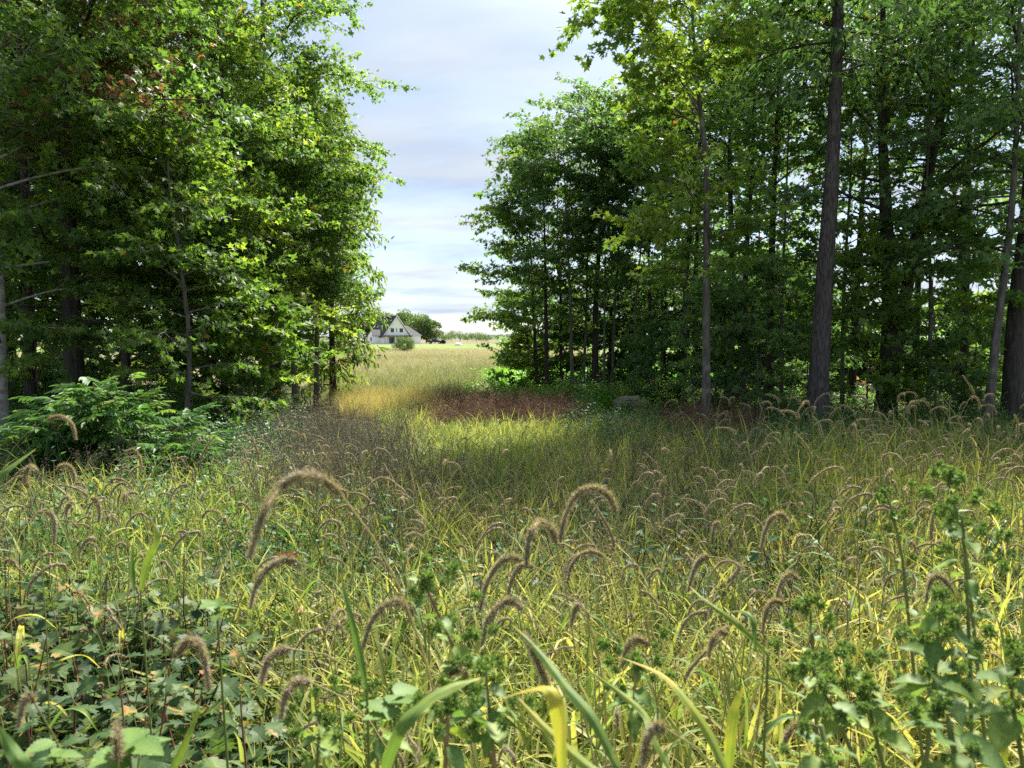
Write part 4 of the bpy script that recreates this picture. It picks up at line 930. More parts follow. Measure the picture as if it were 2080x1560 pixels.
# ------------------------------------------------------------------ foxtails
def head_geo(path, bristles, wid=.00035, blen=.010, core=.0042, seed=0, full=1.0):
    rs = np.random.RandomState(seed); g = Geo(); n = 36
    p = catmull(path, n); s = np.linspace(0, 1, n)
    prof_ = core * np.clip(s / .10 + .35, 0, 1) * (1 - .62 * s ** 1.8)
    bmp = 1 + rs.normal(0, .16, (n, 8))
    tube(g, p, prof_, 8, tint=np.tile(np.clip(.30 + .10 * rs.rand(n), 0, 1)[:, None], (1, 8)).ravel(), bump=bmp)
    t, sd, u = frames(p)
    f = rs.uniform(.01, 1, bristles); i = np.minimum((f * (n - 1)).astype(int), n - 2); fr = (f * (n - 1) - i)[:, None]
    c = p[i] * (1 - fr) + p[i + 1] * fr; tt = t[i]; a = rs.uniform(0, 6.283, bristles)
    rd = np.cos(a)[:, None] * sd[i] + np.sin(a)[:, None] * u[i]
    r_ = np.interp(f, s, prof_)[:, None]
    dr = norm(rd + tt * rs.uniform(.25, 1.0, (bristles, 1)) + rs.normal(0, .18, (bristles, 3)))
    L = blen * rs.uniform(.55, 1.2, (bristles, 1)) * (1 - .35 * f[:, None])
    b = c + rd * r_ * .8; w = norm(np.cross(dr, rd + rs.normal(0, .3, (bristles, 3)))) * wid
    v = np.stack([b - w, b + w, b + dr * L], 1).reshape(-1, 3)
    tn = np.repeat(np.clip(rs.normal(.58, .2, bristles), 0, 1), 3)
    g.add(v, tris=np.arange(bristles * 3).reshape(-1, 3), tint=tn)
    # plump spikelets
    k = bristles // 4; j = rs.randint(0, bristles, k)
    leaves(g, DIAMOND, (c + rd * r_ * .7)[j], (rd * .5 + tt)[j], rd[j], np.full(k, .0042), np.clip(rs.normal(.42, .15, k), 0, 1))
    return g
def blade_geo(path, w, tint, side=(1, 0, .1), fold=.16, n=14, yell=.25):
    g = Geo(); p = catmull(path, n); s = np.linspace(0, 1, n)
    rb_ = np.random.RandomState(int(abs(p[0, 0] * 9973 + p[-1, 2] * 7919)) % 9999)
    sd = np.asarray(side, float) + np.outer(np.sin(s * rb_.uniform(2, 6) + rb_.uniform(0, 6)), rb_.normal(0, .35, 3))
    ww = w * np.clip(.55 + 1.6 * s, 0, 1) * np.clip(1.08 - s ** 3 * 1.06, .02, 1) * (1 + rb_.normal(0, .05, n))
    sd = norm(np.broadcast_to(sd, (n, 3))); t_ = norm(np.gradient(p, axis=0)); sd = norm(sd - (sd * t_).sum(1, keepdims=True) * t_); up_ = np.cross(t_, sd)
    K = 11; a_ = np.linspace(-1, 1, K); prof_ = np.abs(a_) * fold * 1.1 + .03 * np.cos(a_ * 17)
    v = p[:, None] + sd[:, None] * (ww[:, None] * a_[None] / 2)[..., None] + up_[:, None] * (ww[:, None] * prof_[None])[..., None]
    tt = (tint + yell * s ** 2 + rb_.normal(0, .03, n) + .35 * (s > .94))[:, None] + (.05 * (np.arange(K) % 2) + .10 * (np.abs(a_) > .9) + .07 * (np.abs(a_) < .05))[None]
    tt = tt + np.where(rb_.rand(n, K) < .03, .25, 0)
    ii = (np.arange(n - 1)[:, None] * K + np.arange(K - 1)[None]).ravel()
    g.add(v.reshape(-1, 3), quads=np.stack([ii, ii + 1, ii + K + 1, ii + K], -1), tint=np.clip(tt, 0, 1).ravel())
    return g
BLADE = leaf_mat('broad_blade', [(0.0, (0.045, 0.11, 0.028)), (0.4, (0.105, 0.19, 0.045)), (0.65, (0.24, 0.30, 0.045)), (0.85, (0.44, 0.38, 0.06)), (1.0, (0.52, 0.36, 0.13))], transl=0.42, boost=1.25, vein=True, rough=0.55, spec=0.25)

HG = 'tall foxtails in the foreground'
heroes = [ # head in photograph pixels from base to tip, distance, way the stem goes (px at ground side), label
    ([(692, 1004), (655, 975), (615, 966), (570, 990), (535, 1045), (508, 1130)], .80, 1010, 'largest foxtail head, arching left, left of the picture centre'),
    ([(1253, 1042), (1235, 1006), (1203, 992), (1170, 1008), (1148, 1050), (1138, 1098)], 1.15, 1330, 'second largest foxtail head, highest arch right of centre'),
    ([(1130, 1105), (1120, 1072), (1098, 1060), (1080, 1080), (1072, 1112), (1070, 1148)], 1.25, 1200, 'foxtail bent like a hook, touching the left side of the highest centre arch'),
    ([(1064, 1138), (1032, 1133), (1006, 1155), (986, 1195), (974, 1242)], 1.30, 1160, 'long foxtail arching left just below the hook shaped one'),
    ([(1084, 1152), (1058, 1150), (1042, 1172), (1032, 1208)], 1.6, 1150, 'smaller foxtail tucked behind the long arching one'),
    ([(1226, 1130), (1200, 1120), (1176, 1130), (1160, 1152), (1154, 1178)], 1.65, 1290, 'foxtail arching left under the highest centre arch'),
    ([(604, 1140), (572, 1138), (541, 1158), (520, 1192), (509, 1234)], 1.15, 720, 'greenish foxtail directly below the largest head, with a brown leaf on it'),
    ([(842, 1252), (815, 1225), (785, 1228), (755, 1262), (738, 1315)], 1.0, 960, 'foxtail arching left beside the leaning reddish herb stem'),
    ([(1062, 1238), (1036, 1220), (1010, 1235), (990, 1265), (981, 1304)], 1.15, 1150, 'foxtail below the long arching one, near the middle'),
    ([(360, 1330), (383, 1302), (404, 1310), (418, 1350), (425, 1402)], 1.05, 300, 'foxtail arching right above the lobed seedlings'),
    ([(592, 1318), (561, 1325), (541, 1350), (532, 1388)], 1.15, 680, 'short foxtail between the seedlings and the broad blades'),
    ([(632, 1386), (602, 1385), (581, 1410), (571, 1458)], 1.05, 720, 'bristly foxtail low left of the broad yellow blades'),
    ([(70, 1428), (57, 1414), (46, 1436), (37, 1478)], .95, 115, 'hooked foxtail low at the left edge'),
    ([(240, 1545), (239, 1505), (236, 1468)], .85, 246, 'upright pinkish foxtail at the bottom left'),
    ([(96, 852), (122, 846), (146, 862), (154, 892)], 2.1, 40, 'high foxtail in front of the leafy bush, arching right'),
    ([(252, 920), (270, 914), (282, 926), (287, 944)], 2.9, 215, 'smaller foxtail before the lower part of the leafy bush'),
    ([(1602, 1062), (1586, 1044), (1566, 1055), (1553, 1084), (1547, 1112)], 1.8, 1680, 'pale foxtail standing alone at middle right'),
    ([(1462, 1062), (1453, 1066), (1449, 1085), (1447, 1105)], 2.0, 1480, 'short foxtail left of the lone pale one'),
    ([(1440, 1130), (1425, 1135), (1410, 1160), (1398, 1200)], 1.5, 1480, 'fluffy tan foxtail below the short one'),
    ([(1622, 1178), (1604, 1165), (1587, 1185), (1577, 1218)], 1.6, 1690, 'foxtail under the lone pale one'),
    ([(1592, 1226), (1570, 1222), (1556, 1245), (1549, 1285)], 1.5, 1660, 'lowest of the three stacked foxtails at middle right'),
    ([(1938, 1206), (1912, 1172), (1891, 1180), (1881, 1222)], 1.35, 1990, 'brown foxtail arching over the right herbs'),
    ([(1652, 1472), (1622, 1470), (1602, 1490), (1590, 1515)], 1.05, 1720, 'low foxtail near the bottom, right of the upright yellow blade'),
    ([(1112, 1392), (1094, 1345), (1078, 1312), (1066, 1290)], .90, 1180, 'stiff straight foxtail pointing up left above the broad blades'),
    ([(1322, 1310), (1292, 1298), (1272, 1320), (1264, 1352)], 1.2, 1380, 'foxtail among the dark herb leaves right of centre'),
    ([(1178, 1225), (1168, 1240), (1160, 1272)], 1.3, 1200, 'small green foxtail hanging near the centre blades'),
    ([(1480, 1288), (1460, 1284), (1446, 1304), (1440, 1335)], 1.3, 1530, 'foxtail halfway between the centre and the right herbs'),
    ([(905, 1375), (930, 1362), (948, 1370)], 1.0, 880, 'brownish short foxtail behind the centre herb leaves'),
    ([(1352, 1480), (1330, 1478), (1312, 1510), (1303, 1556)], .8, 1420, 'dark foxtail at the bottom right of the broad blades'),
    ([(92, 1040), (106, 1046), (112, 1072), (110, 1100)], 1.8, 70, 'foxtail hanging right at the left edge of the grass'),
    ([(185, 1012), (198, 1018), (203, 1042), (200, 1060)], 2.2, 160, 'small foxtail under the leafy bush, left part'),
    ([(150, 1020), (138, 1028), (134, 1050)], 2.0, 175, 'short foxtail bending left under the leafy bush'),
    ([(58, 990), (52, 968), (60, 948), (74, 955)], 1.7, 70, 'foxtail curling right against the base of the leafy bush'),
    ([(115, 952), (135, 945), (148, 958), (152, 975)], 1.9, 90, 'foxtail arching right over the bush base'),
]
for i, (hp, d, gpx, lab) in enumerate(heroes):
    rs = np.random.RandomState(500 + i)
    pts = np.array([at(x, y, d + .012 * k * rs.uniform(-1, 1)) for k, (x, y) in enumerate(hp)])
    b = pts[0]; gxp = gx(gpx, d + .1); foot = np.array((gxp, d + .06, 0))
    root = empty('foxtail', tuple(foot)); tag(root, lab, 'foxtail', HG)
    hl = np.linalg.norm(np.diff(pts, axis=0), axis=1).sum()
    g = head_geo(pts - foot, int(1700 * min(1, hl / .14)), wid=.00030 + .00012 * d, blen=.0095 + .002 * rs.rand(), core=.0036 * min(1.1, .7 + hl * 2.4) * rs.uniform(.85, 1.25), seed=i)
    obj('seed_head', g.mesh('seed_head', BRISTLE), root)
    t0 = norm(pts[0] - pts[1])
    sg = Geo(); B0, B3 = np.zeros(3), b - foot; B1 = np.array((rs.normal(0, .02), 0, .45 * B3[2])); B2 = B3 + norm(t0 + np.array((0, 0, -.25))) * min(.30, .3 * abs(B3[2]))
    tq = np.linspace(0, 1, 16)[:, None]; st = (1 - tq) ** 3 * B0 + 3 * (1 - tq) ** 2 * tq * B1 + 3 * (1 - tq) * tq ** 2 * B2 + tq ** 3 * B3
    tube(sg, st, np.linspace(.0022, .0010, 16), 5, tint=rs.uniform(.45, .85)); obj('stem', sg.mesh('stem', STEMG), root)
    for k in range(rs.randint(2, 4)):
        f = rs.uniform(.2, .55); q = st[int(f * 15)]; a = rs.uniform(0, 6.28); L = rs.uniform(.12, .20); dd = np.array((math.cos(a), math.sin(a), 0))
        bp = [q, q + dd * L * .35 + (0, 0, L * .38), q + dd * L * .8 + (0, 0, L * .42), q + dd * L * 1.1 + (0, 0, L * .1)]
        obj('leaf', blade_geo(bp, rs.uniform(.008, .014), rs.uniform(.1, .7), side=(-dd[1], dd[0], .1)).mesh('leaf', BLADE), root)

# scattered foxtails: eight kinds, copied
FK = []; FKJ = []
for k in range(14):
    rs = np.random.RandomState(700 + k); g = Geo(); H = 1.0; hl = rs.uniform(.105, .165); drp = rs.uniform(.15, 1.15)
    n = 9; a0_ = rs.uniform(-.1, .2); ang = a0_ + ((rs.uniform(2.65, 3.3) if k % 5 else rs.uniform(.7, 1.9)) - a0_) * np.linspace(0, 1, n) ** rs.uniform(.32, .58); st = hl / (n - 1)
    hx = np.concatenate([[0], np.cumsum(np.sin(ang[:-1]) * st)]); hz = np.concatenate([[0], np.cumsum(np.cos(ang[:-1]) * st)])
    bpos = np.array((.10, 0, H)); hp = bpos + np.column_stack([hx, np.cumsum(rs.normal(0, .004, n)), hz])
    hm = head_geo(hp, 560, wid=.0006, blen=.0085 + .004 * rs.rand(), core=.0038 + .0016 * rs.rand(), seed=60 + k).mesh('seed_head', BRISTLE)
    tube(g, catmull([(0, 0, 0), (.015, 0, .5), (.06, 0, .85), tuple(bpos)], 12), np.linspace(.0024, .0012, 12), 4, tint=.6)
    sm = g.mesh('stem', STEMG); a = rs.uniform(0, 6.28); dd = np.array((math.cos(a), math.sin(a), 0)); q = np.array((.03, 0, .6))
    bm_ = blade_geo([q, q + dd * .1 + (0, 0, .1), q + dd * .2 + (0, 0, .09), q + dd * .28], .010, .3, side=(-dd[1], dd[0], .1), n=7).mesh('leaf', BLADE)
    FK.append((hm, sm, bm_))
    gg = head_geo(hp, 200, wid=.0012, blen=.0115, core=.0055, seed=90 + k); tube(gg, catmull([(0, 0, 0), (.015, 0, .5), (.06, 0, .85), tuple(bpos)], 8), np.linspace(.0026, .0014, 8), 3, tint=.6, mat=1)
    FKJ.append(gg.mesh('foxtail', [BRISTLE, STEMG]))
zones = [ # n, px range, depth range, height range, label
    (46, (480, 1000), (2.4, 5.0), (.78, .98), 'small drooping foxtail in the crowd behind the largest head'),
    (40, (30, 480), (2.2, 4.2), (.72, .95), 'small drooping foxtail in the crowd below the leafy bush'),
    (56, (1210, 1620), (1.9, 4.4), (.72, .95), 'small drooping foxtail in the crowd right of the centre arch'),
    (40, (1620, 2080), (2.2, 4.6), (.80, 1.05), 'small drooping foxtail in the crowd behind the right herbs'),
    (34, (1500, 2080), (4.4, 6.6), (.86, 1.16), 'foxtail head standing above the grass edge before the right trunks'),
    (30, (880, 1500), (4.5, 8.0), (.65, .85), 'sparse foxtail in the green glade'),
    (22, (650, 1250), (1.2, 2.0), (.68, .85), 'half buried foxtail deep in the foreground grass'),
]
LM = [(60, 'left frame edge'), (230, 'leafy bush'), (420, 'seedling patch'), (590, 'largest foxtail head'), (730, 'grey weeds'), (860, 'leaning reddish herb'), (1000, 'long arching foxtail'), (1090, 'hook shaped foxtail'), (1200, 'highest centre arch'), (1320, 'crossing pale blades'), (1430, 'fluffy tan foxtail'), (1575, 'lone pale foxtail'), (1700, 'small herb tuft'), (1810, 'leaning right herb'), (1910, 'brown arching foxtail'), (1965, 'tallest right herb'), (2060, 'right frame edge')]
LF = [(1437, 'slender grey maple'), (1508, 'reddish weed patch'), (1562, 'dark halfway tree'), (1660, 'furrowed trunk'), (1714, 'thin rear stem'), (1800, 'twin trunk'), (1888, 'pale sapling stem'), (1960, 'dark rear tree'), (2008, 'thin leaning stem'), (2062, 'black edge trunk')]
def nearest(px, table):
    p, nm_ = min(table, key=lambda t: abs(t[0] - px)); dlt = px - p
    return ('just left of the ' if dlt < -14 else 'just right of the ' if dlt > 14 else 'in line with the ') + nm_
used = {}
rs = np.random.RandomState(77)
for (n, pr, dr, hr, lab) in zones:
    for k in range(n):
        hm, sm, bm_ = FK[rs.randint(len(FK))]
        d = math.sqrt(rs.uniform(dr[0] ** 2, dr[1] ** 2)); x = gx(rs.uniform(*pr), d)
        sc = rs.uniform(*hr) * 1.08
        rz = (PI if rs.rand() < .72 else 0) + rs.normal(0, .8)
        root = empty('foxtail', (x, d, 0), rz, sc); cz, sz_ = math.cos(rz), math.sin(rz)
        way = 'arching left' if cz < -.6 else 'arching right' if cz > .6 else 'drooping forward' if sz_ < 0 else 'drooping away'
        mid_ = sum(hr) / 2; hgt = 'tall' if sc > mid_ + .06 else 'short' if sc < mid_ - .06 else 'small'
        far_ = d > 4.7 and dr[0] > 4.6
        dep = ('nearer' if d < (dr[0] + dr[1]) / 2 else 'farther back')
        lb = '%s foxtail %s %s, %s' % (hgt, way, nearest(1040 + x / d * F, LF if far_ else LM), dep)
        grp = lab.replace('small drooping foxtail', 'small drooping foxtails').replace('foxtail head', 'foxtail heads').replace('sparse foxtail', 'sparse foxtails').replace('buried foxtail', 'buried foxtails')
        tag(root, lb, 'foxtail', grp)
        root.rotation_euler = (rs.normal(0, .12), rs.normal(0, .12), rz)
        obj('seed_head', hm, root); obj('stem', sm, root)
        if d < 3.2: obj('leaf', bm_, root)

LIB_FOX = lib_collection('lib_fox', FKJ)
def foxrot(n, r): return np.column_stack([r.normal(0, .14, n), r.normal(0, .14, n), np.where(r.rand(n) < .7, PI, 0) + r.normal(0, .9, n)])
rsx, fx, fy = field(15, 1000, 0, 0, 2.0, 8.5, lambda x, y, r: vnoise(x, y, .6, 40) + .05 * (y > 4.5) * (pxof(x, y) > 1450) - .25 * ((y > 5) & (pxof(x, y) < 1400)) - .12 * (y > 5) > .42, .72)
scatter('foxtail_crowd', LIB_FOX, len(FKJ), np.column_stack([fx, fy, np.zeros(len(fx))]), foxrot(len(fx), rsx), rsx.uniform(.62, 1.0, len(fx)) * np.where((fy > 4.5) & (fx > 1.5), 1.12, 1), rsx.rand(len(fx)), 'countless further foxtail heads in the grass', 'foxtails')

# ------------------------------------------------------------------ broad blades close to the camera
def blades(label, items, foot_px, d0, group='broad bladed grass plants at the front'):
    f = np.array((gx(foot_px, d0), d0 + .05, 0.0)); root = empty('broad_grass', tuple(f)); tag(root, label, 'grass plant', group)
    for (pp, wpx, d, tint, yl) in items:
        p = np.array([at(x, y, d + dz) for x, y, dz in pp]) - f
        w = wpx / F * d
        obj('blade', blade_geo(p, w, tint, side=(1, .25, .15), yell=yl, n=22).mesh('blade', BLADE), root)
    g = Geo(); p0 = np.array([at(x, y, d + dz) for x, y, dz in items[0][0]])[0] - f
    tube(g, catmull([(0, 0, 0), p0 * np.array((.5, .5, .5)), p0], 8), np.linspace(.004, .002, 8), 5, tint=.4); obj('stem', g.mesh('stem', STEMG), root)
blades('broad pale green blade arching right at the bottom centre, yellow at its edge', [([(770, 1600, 0), (815, 1480, 0), (870, 1420, .02), (930, 1390, .04), (978, 1376, .06)], 30, .72, .42, .15)], 760, .7)
blades('bright yellow bent blade folding left at the bottom centre', [([(1145, 1600, 0), (1138, 1480, 0), (1128, 1420, 0), (1108, 1394, .01), (1060, 1404, .03), (1000, 1426, .06)], 34, .70, .70, .25)], 1150, .7)
blades('long green blade slanting up left behind the yellow bent one', [([(1255, 1560, 0), (1205, 1460, .03), (1150, 1395, .06), (1095, 1325, .1), (1040, 1268, .14)], 26, .78, .38, .1), ([(1290, 1600, 0), (1200, 1560, .02), (1110, 1480, .05), (1050, 1415, .08)], 24, .74, .5, .3)], 1290, .75)
blades('yellow green blades leaning left at the bottom right of the centre', [([(1480, 1580, 0), (1445, 1500, .03), (1400, 1430, .06), (1345, 1370, .1), (1260, 1335, .14)], 22, .9, .55, .35), ([(1380, 1600, 0), (1330, 1500, .02), (1300, 1440, .05), (1180, 1350, .1)], 22, .85, .42, .2)], 1420, .85)
blades('upright glowing yellow green blade at the bottom right', [([(1480, 1590, 0), (1486, 1500, 0), (1494, 1440, .01), (1512, 1392, .02)], 26, .95, .60, .15)], 1480, .95)
blades('upright yellow blade at the right frame edge', [([(2040, 1560, 0), (2046, 1460, 0), (2050, 1400, .01), (2053, 1342, .02)], 22, 1.0, .64, .1)], 2035, 1.0)
blades('broad green blade entering at the bottom left corner', [([(70, 1600, 0), (45, 1550, 0), (18, 1515, .01), (-15, 1462, .02)], 30, .7, .30, .1)], 85, .7)
blades('narrow blade reaching in at the left edge before the bush', [([(-40, 1010, 0), (0, 966, .01), (34, 938, .03), (74, 911, .06)], 15, 1.1, .30, .25)], -70, 1.1)
blades('upright yellow green blade left of the largest foxtail', [([(285, 1200, 0), (300, 1140, .01), (318, 1095, .02), (309, 1055, .04)], 15, 1.6, .48, .2), ([(272, 1200, 0), (268, 1150, .01), (270, 1100, .02)], 10, 1.6, .3, .1)], 290, 1.6)
blades('long blade rising left of the leaning reddish herb', [([(745, 1400, 0), (730, 1330, .01), (712, 1250, .02), (690, 1160, .05)], 15, 1.0, .30, .15)], 750, 1.0)
blades('lit green blade rising beside the seedlings', [([(330, 1600, 0), (365, 1530, .01), (388, 1480, .02), (408, 1420, .04)], 16, .95, .45, .2)], 320, .95)
blades('two pale blades crossing the grass right of centre', [([(1560, 1330, 0), (1500, 1270, .03), (1440, 1225, .06), (1400, 1190, .1)], 12, 1.3, .42, .3), ([(1535, 1320, 0), (1530, 1260, .02), (1500, 1240, .05), (1440, 1255, .1)], 12, 1.3, .35, .1)], 1570, 1.3)

# ------------------------------------------------------------------ herbs with opposite leaves and green seed clusters
def herb_leaf(seed, lobes=False):
    rs = np.random.RandomState(seed); n = 11; y = np.linspace(0, 1, n)
    w = .25 * np.sin(PI * np.clip(y * .93 + .05, 0, 1)) ** .9 * (1.15 - .75 * y) * 1.35
    ser = 1 + .07 * ((np.arange(n) % 2) * 2 - 1)
    w = w * ser; w[0] = .01; w[-1] = 0.003
    z = -.22 * y ** 2 + .02 * np.sin(y * 9 + seed); g = Geo()
    v = np.stack([np.column_stack([-w, y, z + .30 * w]), np.column_stack([np.zeros(n), y, z]), np.column_stack([w, y, z + .30 * w])], 1).reshape(-1, 3)
    i = np.arange(n - 1) * 3
    q = np.concatenate([np.stack([i, i + 1, i + 4, i + 3], -1), np.stack([i + 1, i + 2, i + 5, i + 4], -1)])
    tn = np.tile([.50, .68, .50], n) + rs.normal(0, .05) + np.repeat(.08 * (np.arange(n) % 2), 3)
    g.add(v * np.array((1, 1, 1)), quads=q, tint=np.clip(tn + rs.uniform(-.25, .3), 0, 1))
    tube(g, np.array([(0, -.14, .03), (0, 0, 0)]), .012, 4, tint=.4)
    return g.mesh('leaf', HERBLEAF)
HL = [herb_leaf(i) for i in range(7)]
def cluster(seed):
    rs = np.random.RandomState(seed); g = Geo(); n = 36; w = norm(rs.normal(0, 1, (n, 3)) + (0, 0, .3)); c = w * rs.uniform(.2, .55, (n, 1))
    for k in range(7):
        b = norm(rs.normal(0, 1, 3) + (0, 0, .5)) * .45
        a = rs.normal(0, 1, (14, 3)); a = norm(a) * .16 * np.array((1, 1, 1.2))
        leaves(g, OVATE4, b + a * .3, a + (0, 0, .08), rs.normal(0, 1, (14, 3)), np.full(14, .30), np.clip(rs.normal(.62, .2, 14), 0, 1))
    leaves(g, LANCE4, c * .3, w, rs.normal(0, 1, (n, 3)), np.full(n, .6), np.clip(rs.normal(.6, .2, n), 0, 1))
    return g.mesh('seed_cluster', HERBLEAF, smooth=False)
HC = [cluster(i) for i in range(4)]
def herb(label, pts, d, pairs, lsize, seed, csize=.017, red=0.0, clusters=6, group='leafy herbs in the front grass'):
    rs = np.random.RandomState(seed)
    top = np.array([at(x, y, d) for x, y in pts]); f = np.array((top[0][0], top[0][1] + .0, 0.0))
    # follow the lowest seen direction down to the soil
    dirn = norm(top[0] - top[1]); k = top[0][2] / max(-dirn[2], .3); f = top[0] + dirn * k; f[2] = 0
    f[1] = max(f[1], .55)
    root = empty('herb', tuple(f)); tag(root, label, 'herb', group)
    p = catmull(np.vstack([f, top]) - f, 26)
    g = Geo(); tube(g, p, np.linspace(.0034, .0016, 26), 6, tint=.45 + .55 * red); obj('stem', g.mesh('stem', STEMG), root)
    a = rs.uniform(0, 3.14); z0 = p[0][2]
    pairs = int(pairs * 1.5)
    for k in range(pairs):
        fz = .22 + .76 * (k + .5) / pairs; i = min(24, int(fz * 25)); q = p[i]
        a += PI / 2 + rs.normal(0, .25); sz = .47 * lsize * (1.25 - .75 * fz) * rs.uniform(.8, 1.15)
        for s in (0, PI):
            if rs.rand() < .08: continue
            az = a + s; dd = np.array((math.cos(az), math.sin(az), 0))
            obj('leaf', HL[rs.randint(len(HL))], root, loc=q + dd * sz * .14, rot=(rs.normal(-.15, .3), rs.normal(0, .25), az - PI / 2), scale=float(sz))
        if fz > .45 and rs.rand() < .95:
            for s in (0, PI):
                b = rs.uniform(.02, .06); dd = np.array((math.cos(a + s + .5) * b, math.sin(a + s + .5) * b, b * .6)); obj('seed_cluster', HC[rs.randint(4)], root, loc=q + dd, rot=(rs.normal(0, .4), rs.normal(0, .4), rs.uniform(0, 6)), scale=float(csize * rs.uniform(.6, 1.1)))
    for k in range(clusters):
        q = p[-1] + rs.normal(0, csize * .7, 3) - np.array((0, 0, csize * .5 * k / 2)); obj('seed_cluster', HC[k % 4], root, loc=q, rot=(rs.normal(0, .4), rs.normal(0, .4), rs.uniform(0, 6)), scale=float(csize * rs.uniform(.6, 1.1)))
herb('tallest right herb, green stem topped by dark seed clusters', [(1975, 1560), (1970, 1350), (1960, 1120), (1952, 1040)], 1.05, 8, .12, 1, clusters=5)
herb('bright stemmed herb with broad pale leaves at the lower right', [(1880, 1560), (1895, 1420), (1905, 1300), (1908, 1235)], .92, 7, .13, 2, clusters=4)
herb('herb with a high dark tuft left of the tallest right herb', [(1990, 1400), (1965, 1150), (1935, 1010), (1912, 950)], 1.2, 5, .07, 3, clusters=6)
herb('leaning herb with small tuft at middle right', [(1850, 1300), (1835, 1150), (1815, 1050), (1800, 1005)], 1.4, 4, .06, 4, clusters=5)
herb('herb with a seed tuft and toothed leaves left of the bright stemmed one', [(1745, 1560), (1700, 1460), (1665, 1390), (1645, 1345)], 1.0, 6, .11, 5, clusters=5)
herb('herb rising between the two lower right stems', [(1800, 1580), (1775, 1480), (1765, 1420), (1762, 1370)], 1.05, 5, .12, 6, clusters=5)
herb('small blurred herb tuft among the straw at lower right', [(1655, 1400), (1652, 1330), (1648, 1270), (1645, 1225)], 1.25, 4, .06, 7, clusters=4)
herb('broad leaved herb cut by the right frame edge', [(2085, 1600), (2065, 1480), (2055, 1400), (2060, 1330)], .95, 6, .13, 8, clusters=4)
herb('large leaved herb at the bottom right corner', [(1960, 1640), (1945, 1560), (1930, 1500), (1925, 1450)], .80, 4, .12, 9, clusters=3)
herb('low herb with a big dark leaf at the bottom right', [(1700, 1640), (1690, 1590), (1680, 1540), (1672, 1500)], .80, 3, .12, 10, clusters=2)
herb('reddish stemmed herb leaning left in the centre foreground', [(985, 1500), (950, 1390), (910, 1290), (868, 1200), (852, 1160)], 1.0, 7, .085, 11, red=.9, clusters=4)
herb('dark leaved herb in the bottom centre behind the broad blades', [(1010, 1600), (1000, 1500), (992, 1420), (985, 1345)], .92, 7, .10, 12, red=.8, clusters=4)
herb('herb with tapering leaves beneath the arching pale blade', [(900, 1620), (905, 1540), (900, 1470), (890, 1430)], .85, 5, .10, 13, red=.8, clusters=3)
herb('herb with upright pointed leaves right of the broad blades', [(1275, 1560), (1285, 1450), (1290, 1380), (1285, 1320)], 1.1, 6, .10, 14, red=.6, clusters=4)
herb('pale leaved plant at the bottom, left of the centre herbs', [(640, 1620), (645, 1540), (650, 1480), (640, 1430)], 1.1, 5, .09, 15, clusters=3)
herb('small dark herb low between seedlings and broad blades', [(760, 1600), (770, 1520), (760, 1450), (765, 1400)], 1.15, 6, .10, 16, red=.5, clusters=3)

# ------------------------------------------------------------------ lobed seedlings at the lower left
def lobed_leaf(seed):
    rs = np.random.RandomState(seed)
    half = [(0, 0), (.20, .03), (.36, .10), (.27, .20), (.44, .33), (.62, .42), (.42, .46), (.52, .62), (.30, .58), (.20, .66), (.24, .82), (.10, .80), (0, 1.0)]
    half = [(x * rs.uniform(.88, 1.12), y + rs.normal(0, .012)) for x, y in half]; half[0] = (0, 0); half[-1] = (0, 1.0)
    v, t = fan_leaf(mir(half), fold=.16, droop=.22, center=.42)
    g = Geo(); tn = np.full(len(v), rs.uniform(.3, .72)); tn[-1] += .18
    tn[:-1] += rs.normal(0, .09, len(v) - 1)
    if seed == 5: tn[4:9] = .97
    if seed == 3: tn += .2
    g.add(v, tris=t, tint=np.clip(tn, 0, 1)); tube(g, np.array([(0, -.35, .12), (0, -.1, .03), (0, .02, 0)]), .012, 4, tint=.95)
    return g.mesh('leaf', OAKLEAF, smooth=False)
OL = [lobed_leaf(i) for i in range(14)]
rs = np.random.RandomState(321)
seed_pos = []
for k in range(50):
    d = rs.uniform(1.45, 3.0); px = rs.uniform(-60, 470 - 60 * abs(d - 2)); seed_pos.append((px, d))
for k, (px, d) in enumerate(seed_pos):
    f = np.array((gx(px, d), d, 0)); H = rs.uniform(.55, .86) * (1 - .10 * (px > 330))
    hgt = 'tall' if H > .74 else 'low' if H < .62 else 'middling'
    lab = '%s lobed maple seedling %s, %s' % (hgt, nearest(px, [(-40, 'left frame edge'), (30, 'hooked foxtail'), (110, 'toothed plant'), (240, 'pink foxtail'), (330, 'lit blade'), (400, 'right arching foxtail')]), 'front' if d < 1.9 else 'middle' if d < 2.5 else 'back')
    root = empty('maple_seedling', tuple(f)); tag(root, lab, 'seedling', 'lobed maple seedlings at the lower left')
    top = np.array((rs.normal(0, .08), rs.normal(0, .08), H)); p = catmull([(0, 0, 0), top * .5 + (rs.normal(0, .03), 0, 0), top], 10)
    g = Geo(); tube(g, p, np.linspace(.006, .002, 10), 5, tint=1.0); obj('stem', g.mesh('stem', STEMG), root)
    a = rs.uniform(0, 6.28)
    for j in range(rs.randint(28, 36)):
        fz = rs.uniform(.40, 1.0) ** .8; q = p[min(9, int(fz * 9))]; a += 2.4 + rs.normal(0, .3); dd = np.array((math.cos(a), math.sin(a), 0)); out = rs.uniform(.02, .20)
        sz = rs.uniform(.038, .075) * (1.1 if d < 1.5 else 1)
        obj('leaf', OL[rs.randint(len(OL))], root, loc=q + dd * out + (0, 0, rs.normal(0.02, .04)), rot=(rs.normal(-.1, .35), rs.normal(0, .3), a - PI / 2), scale=float(sz))

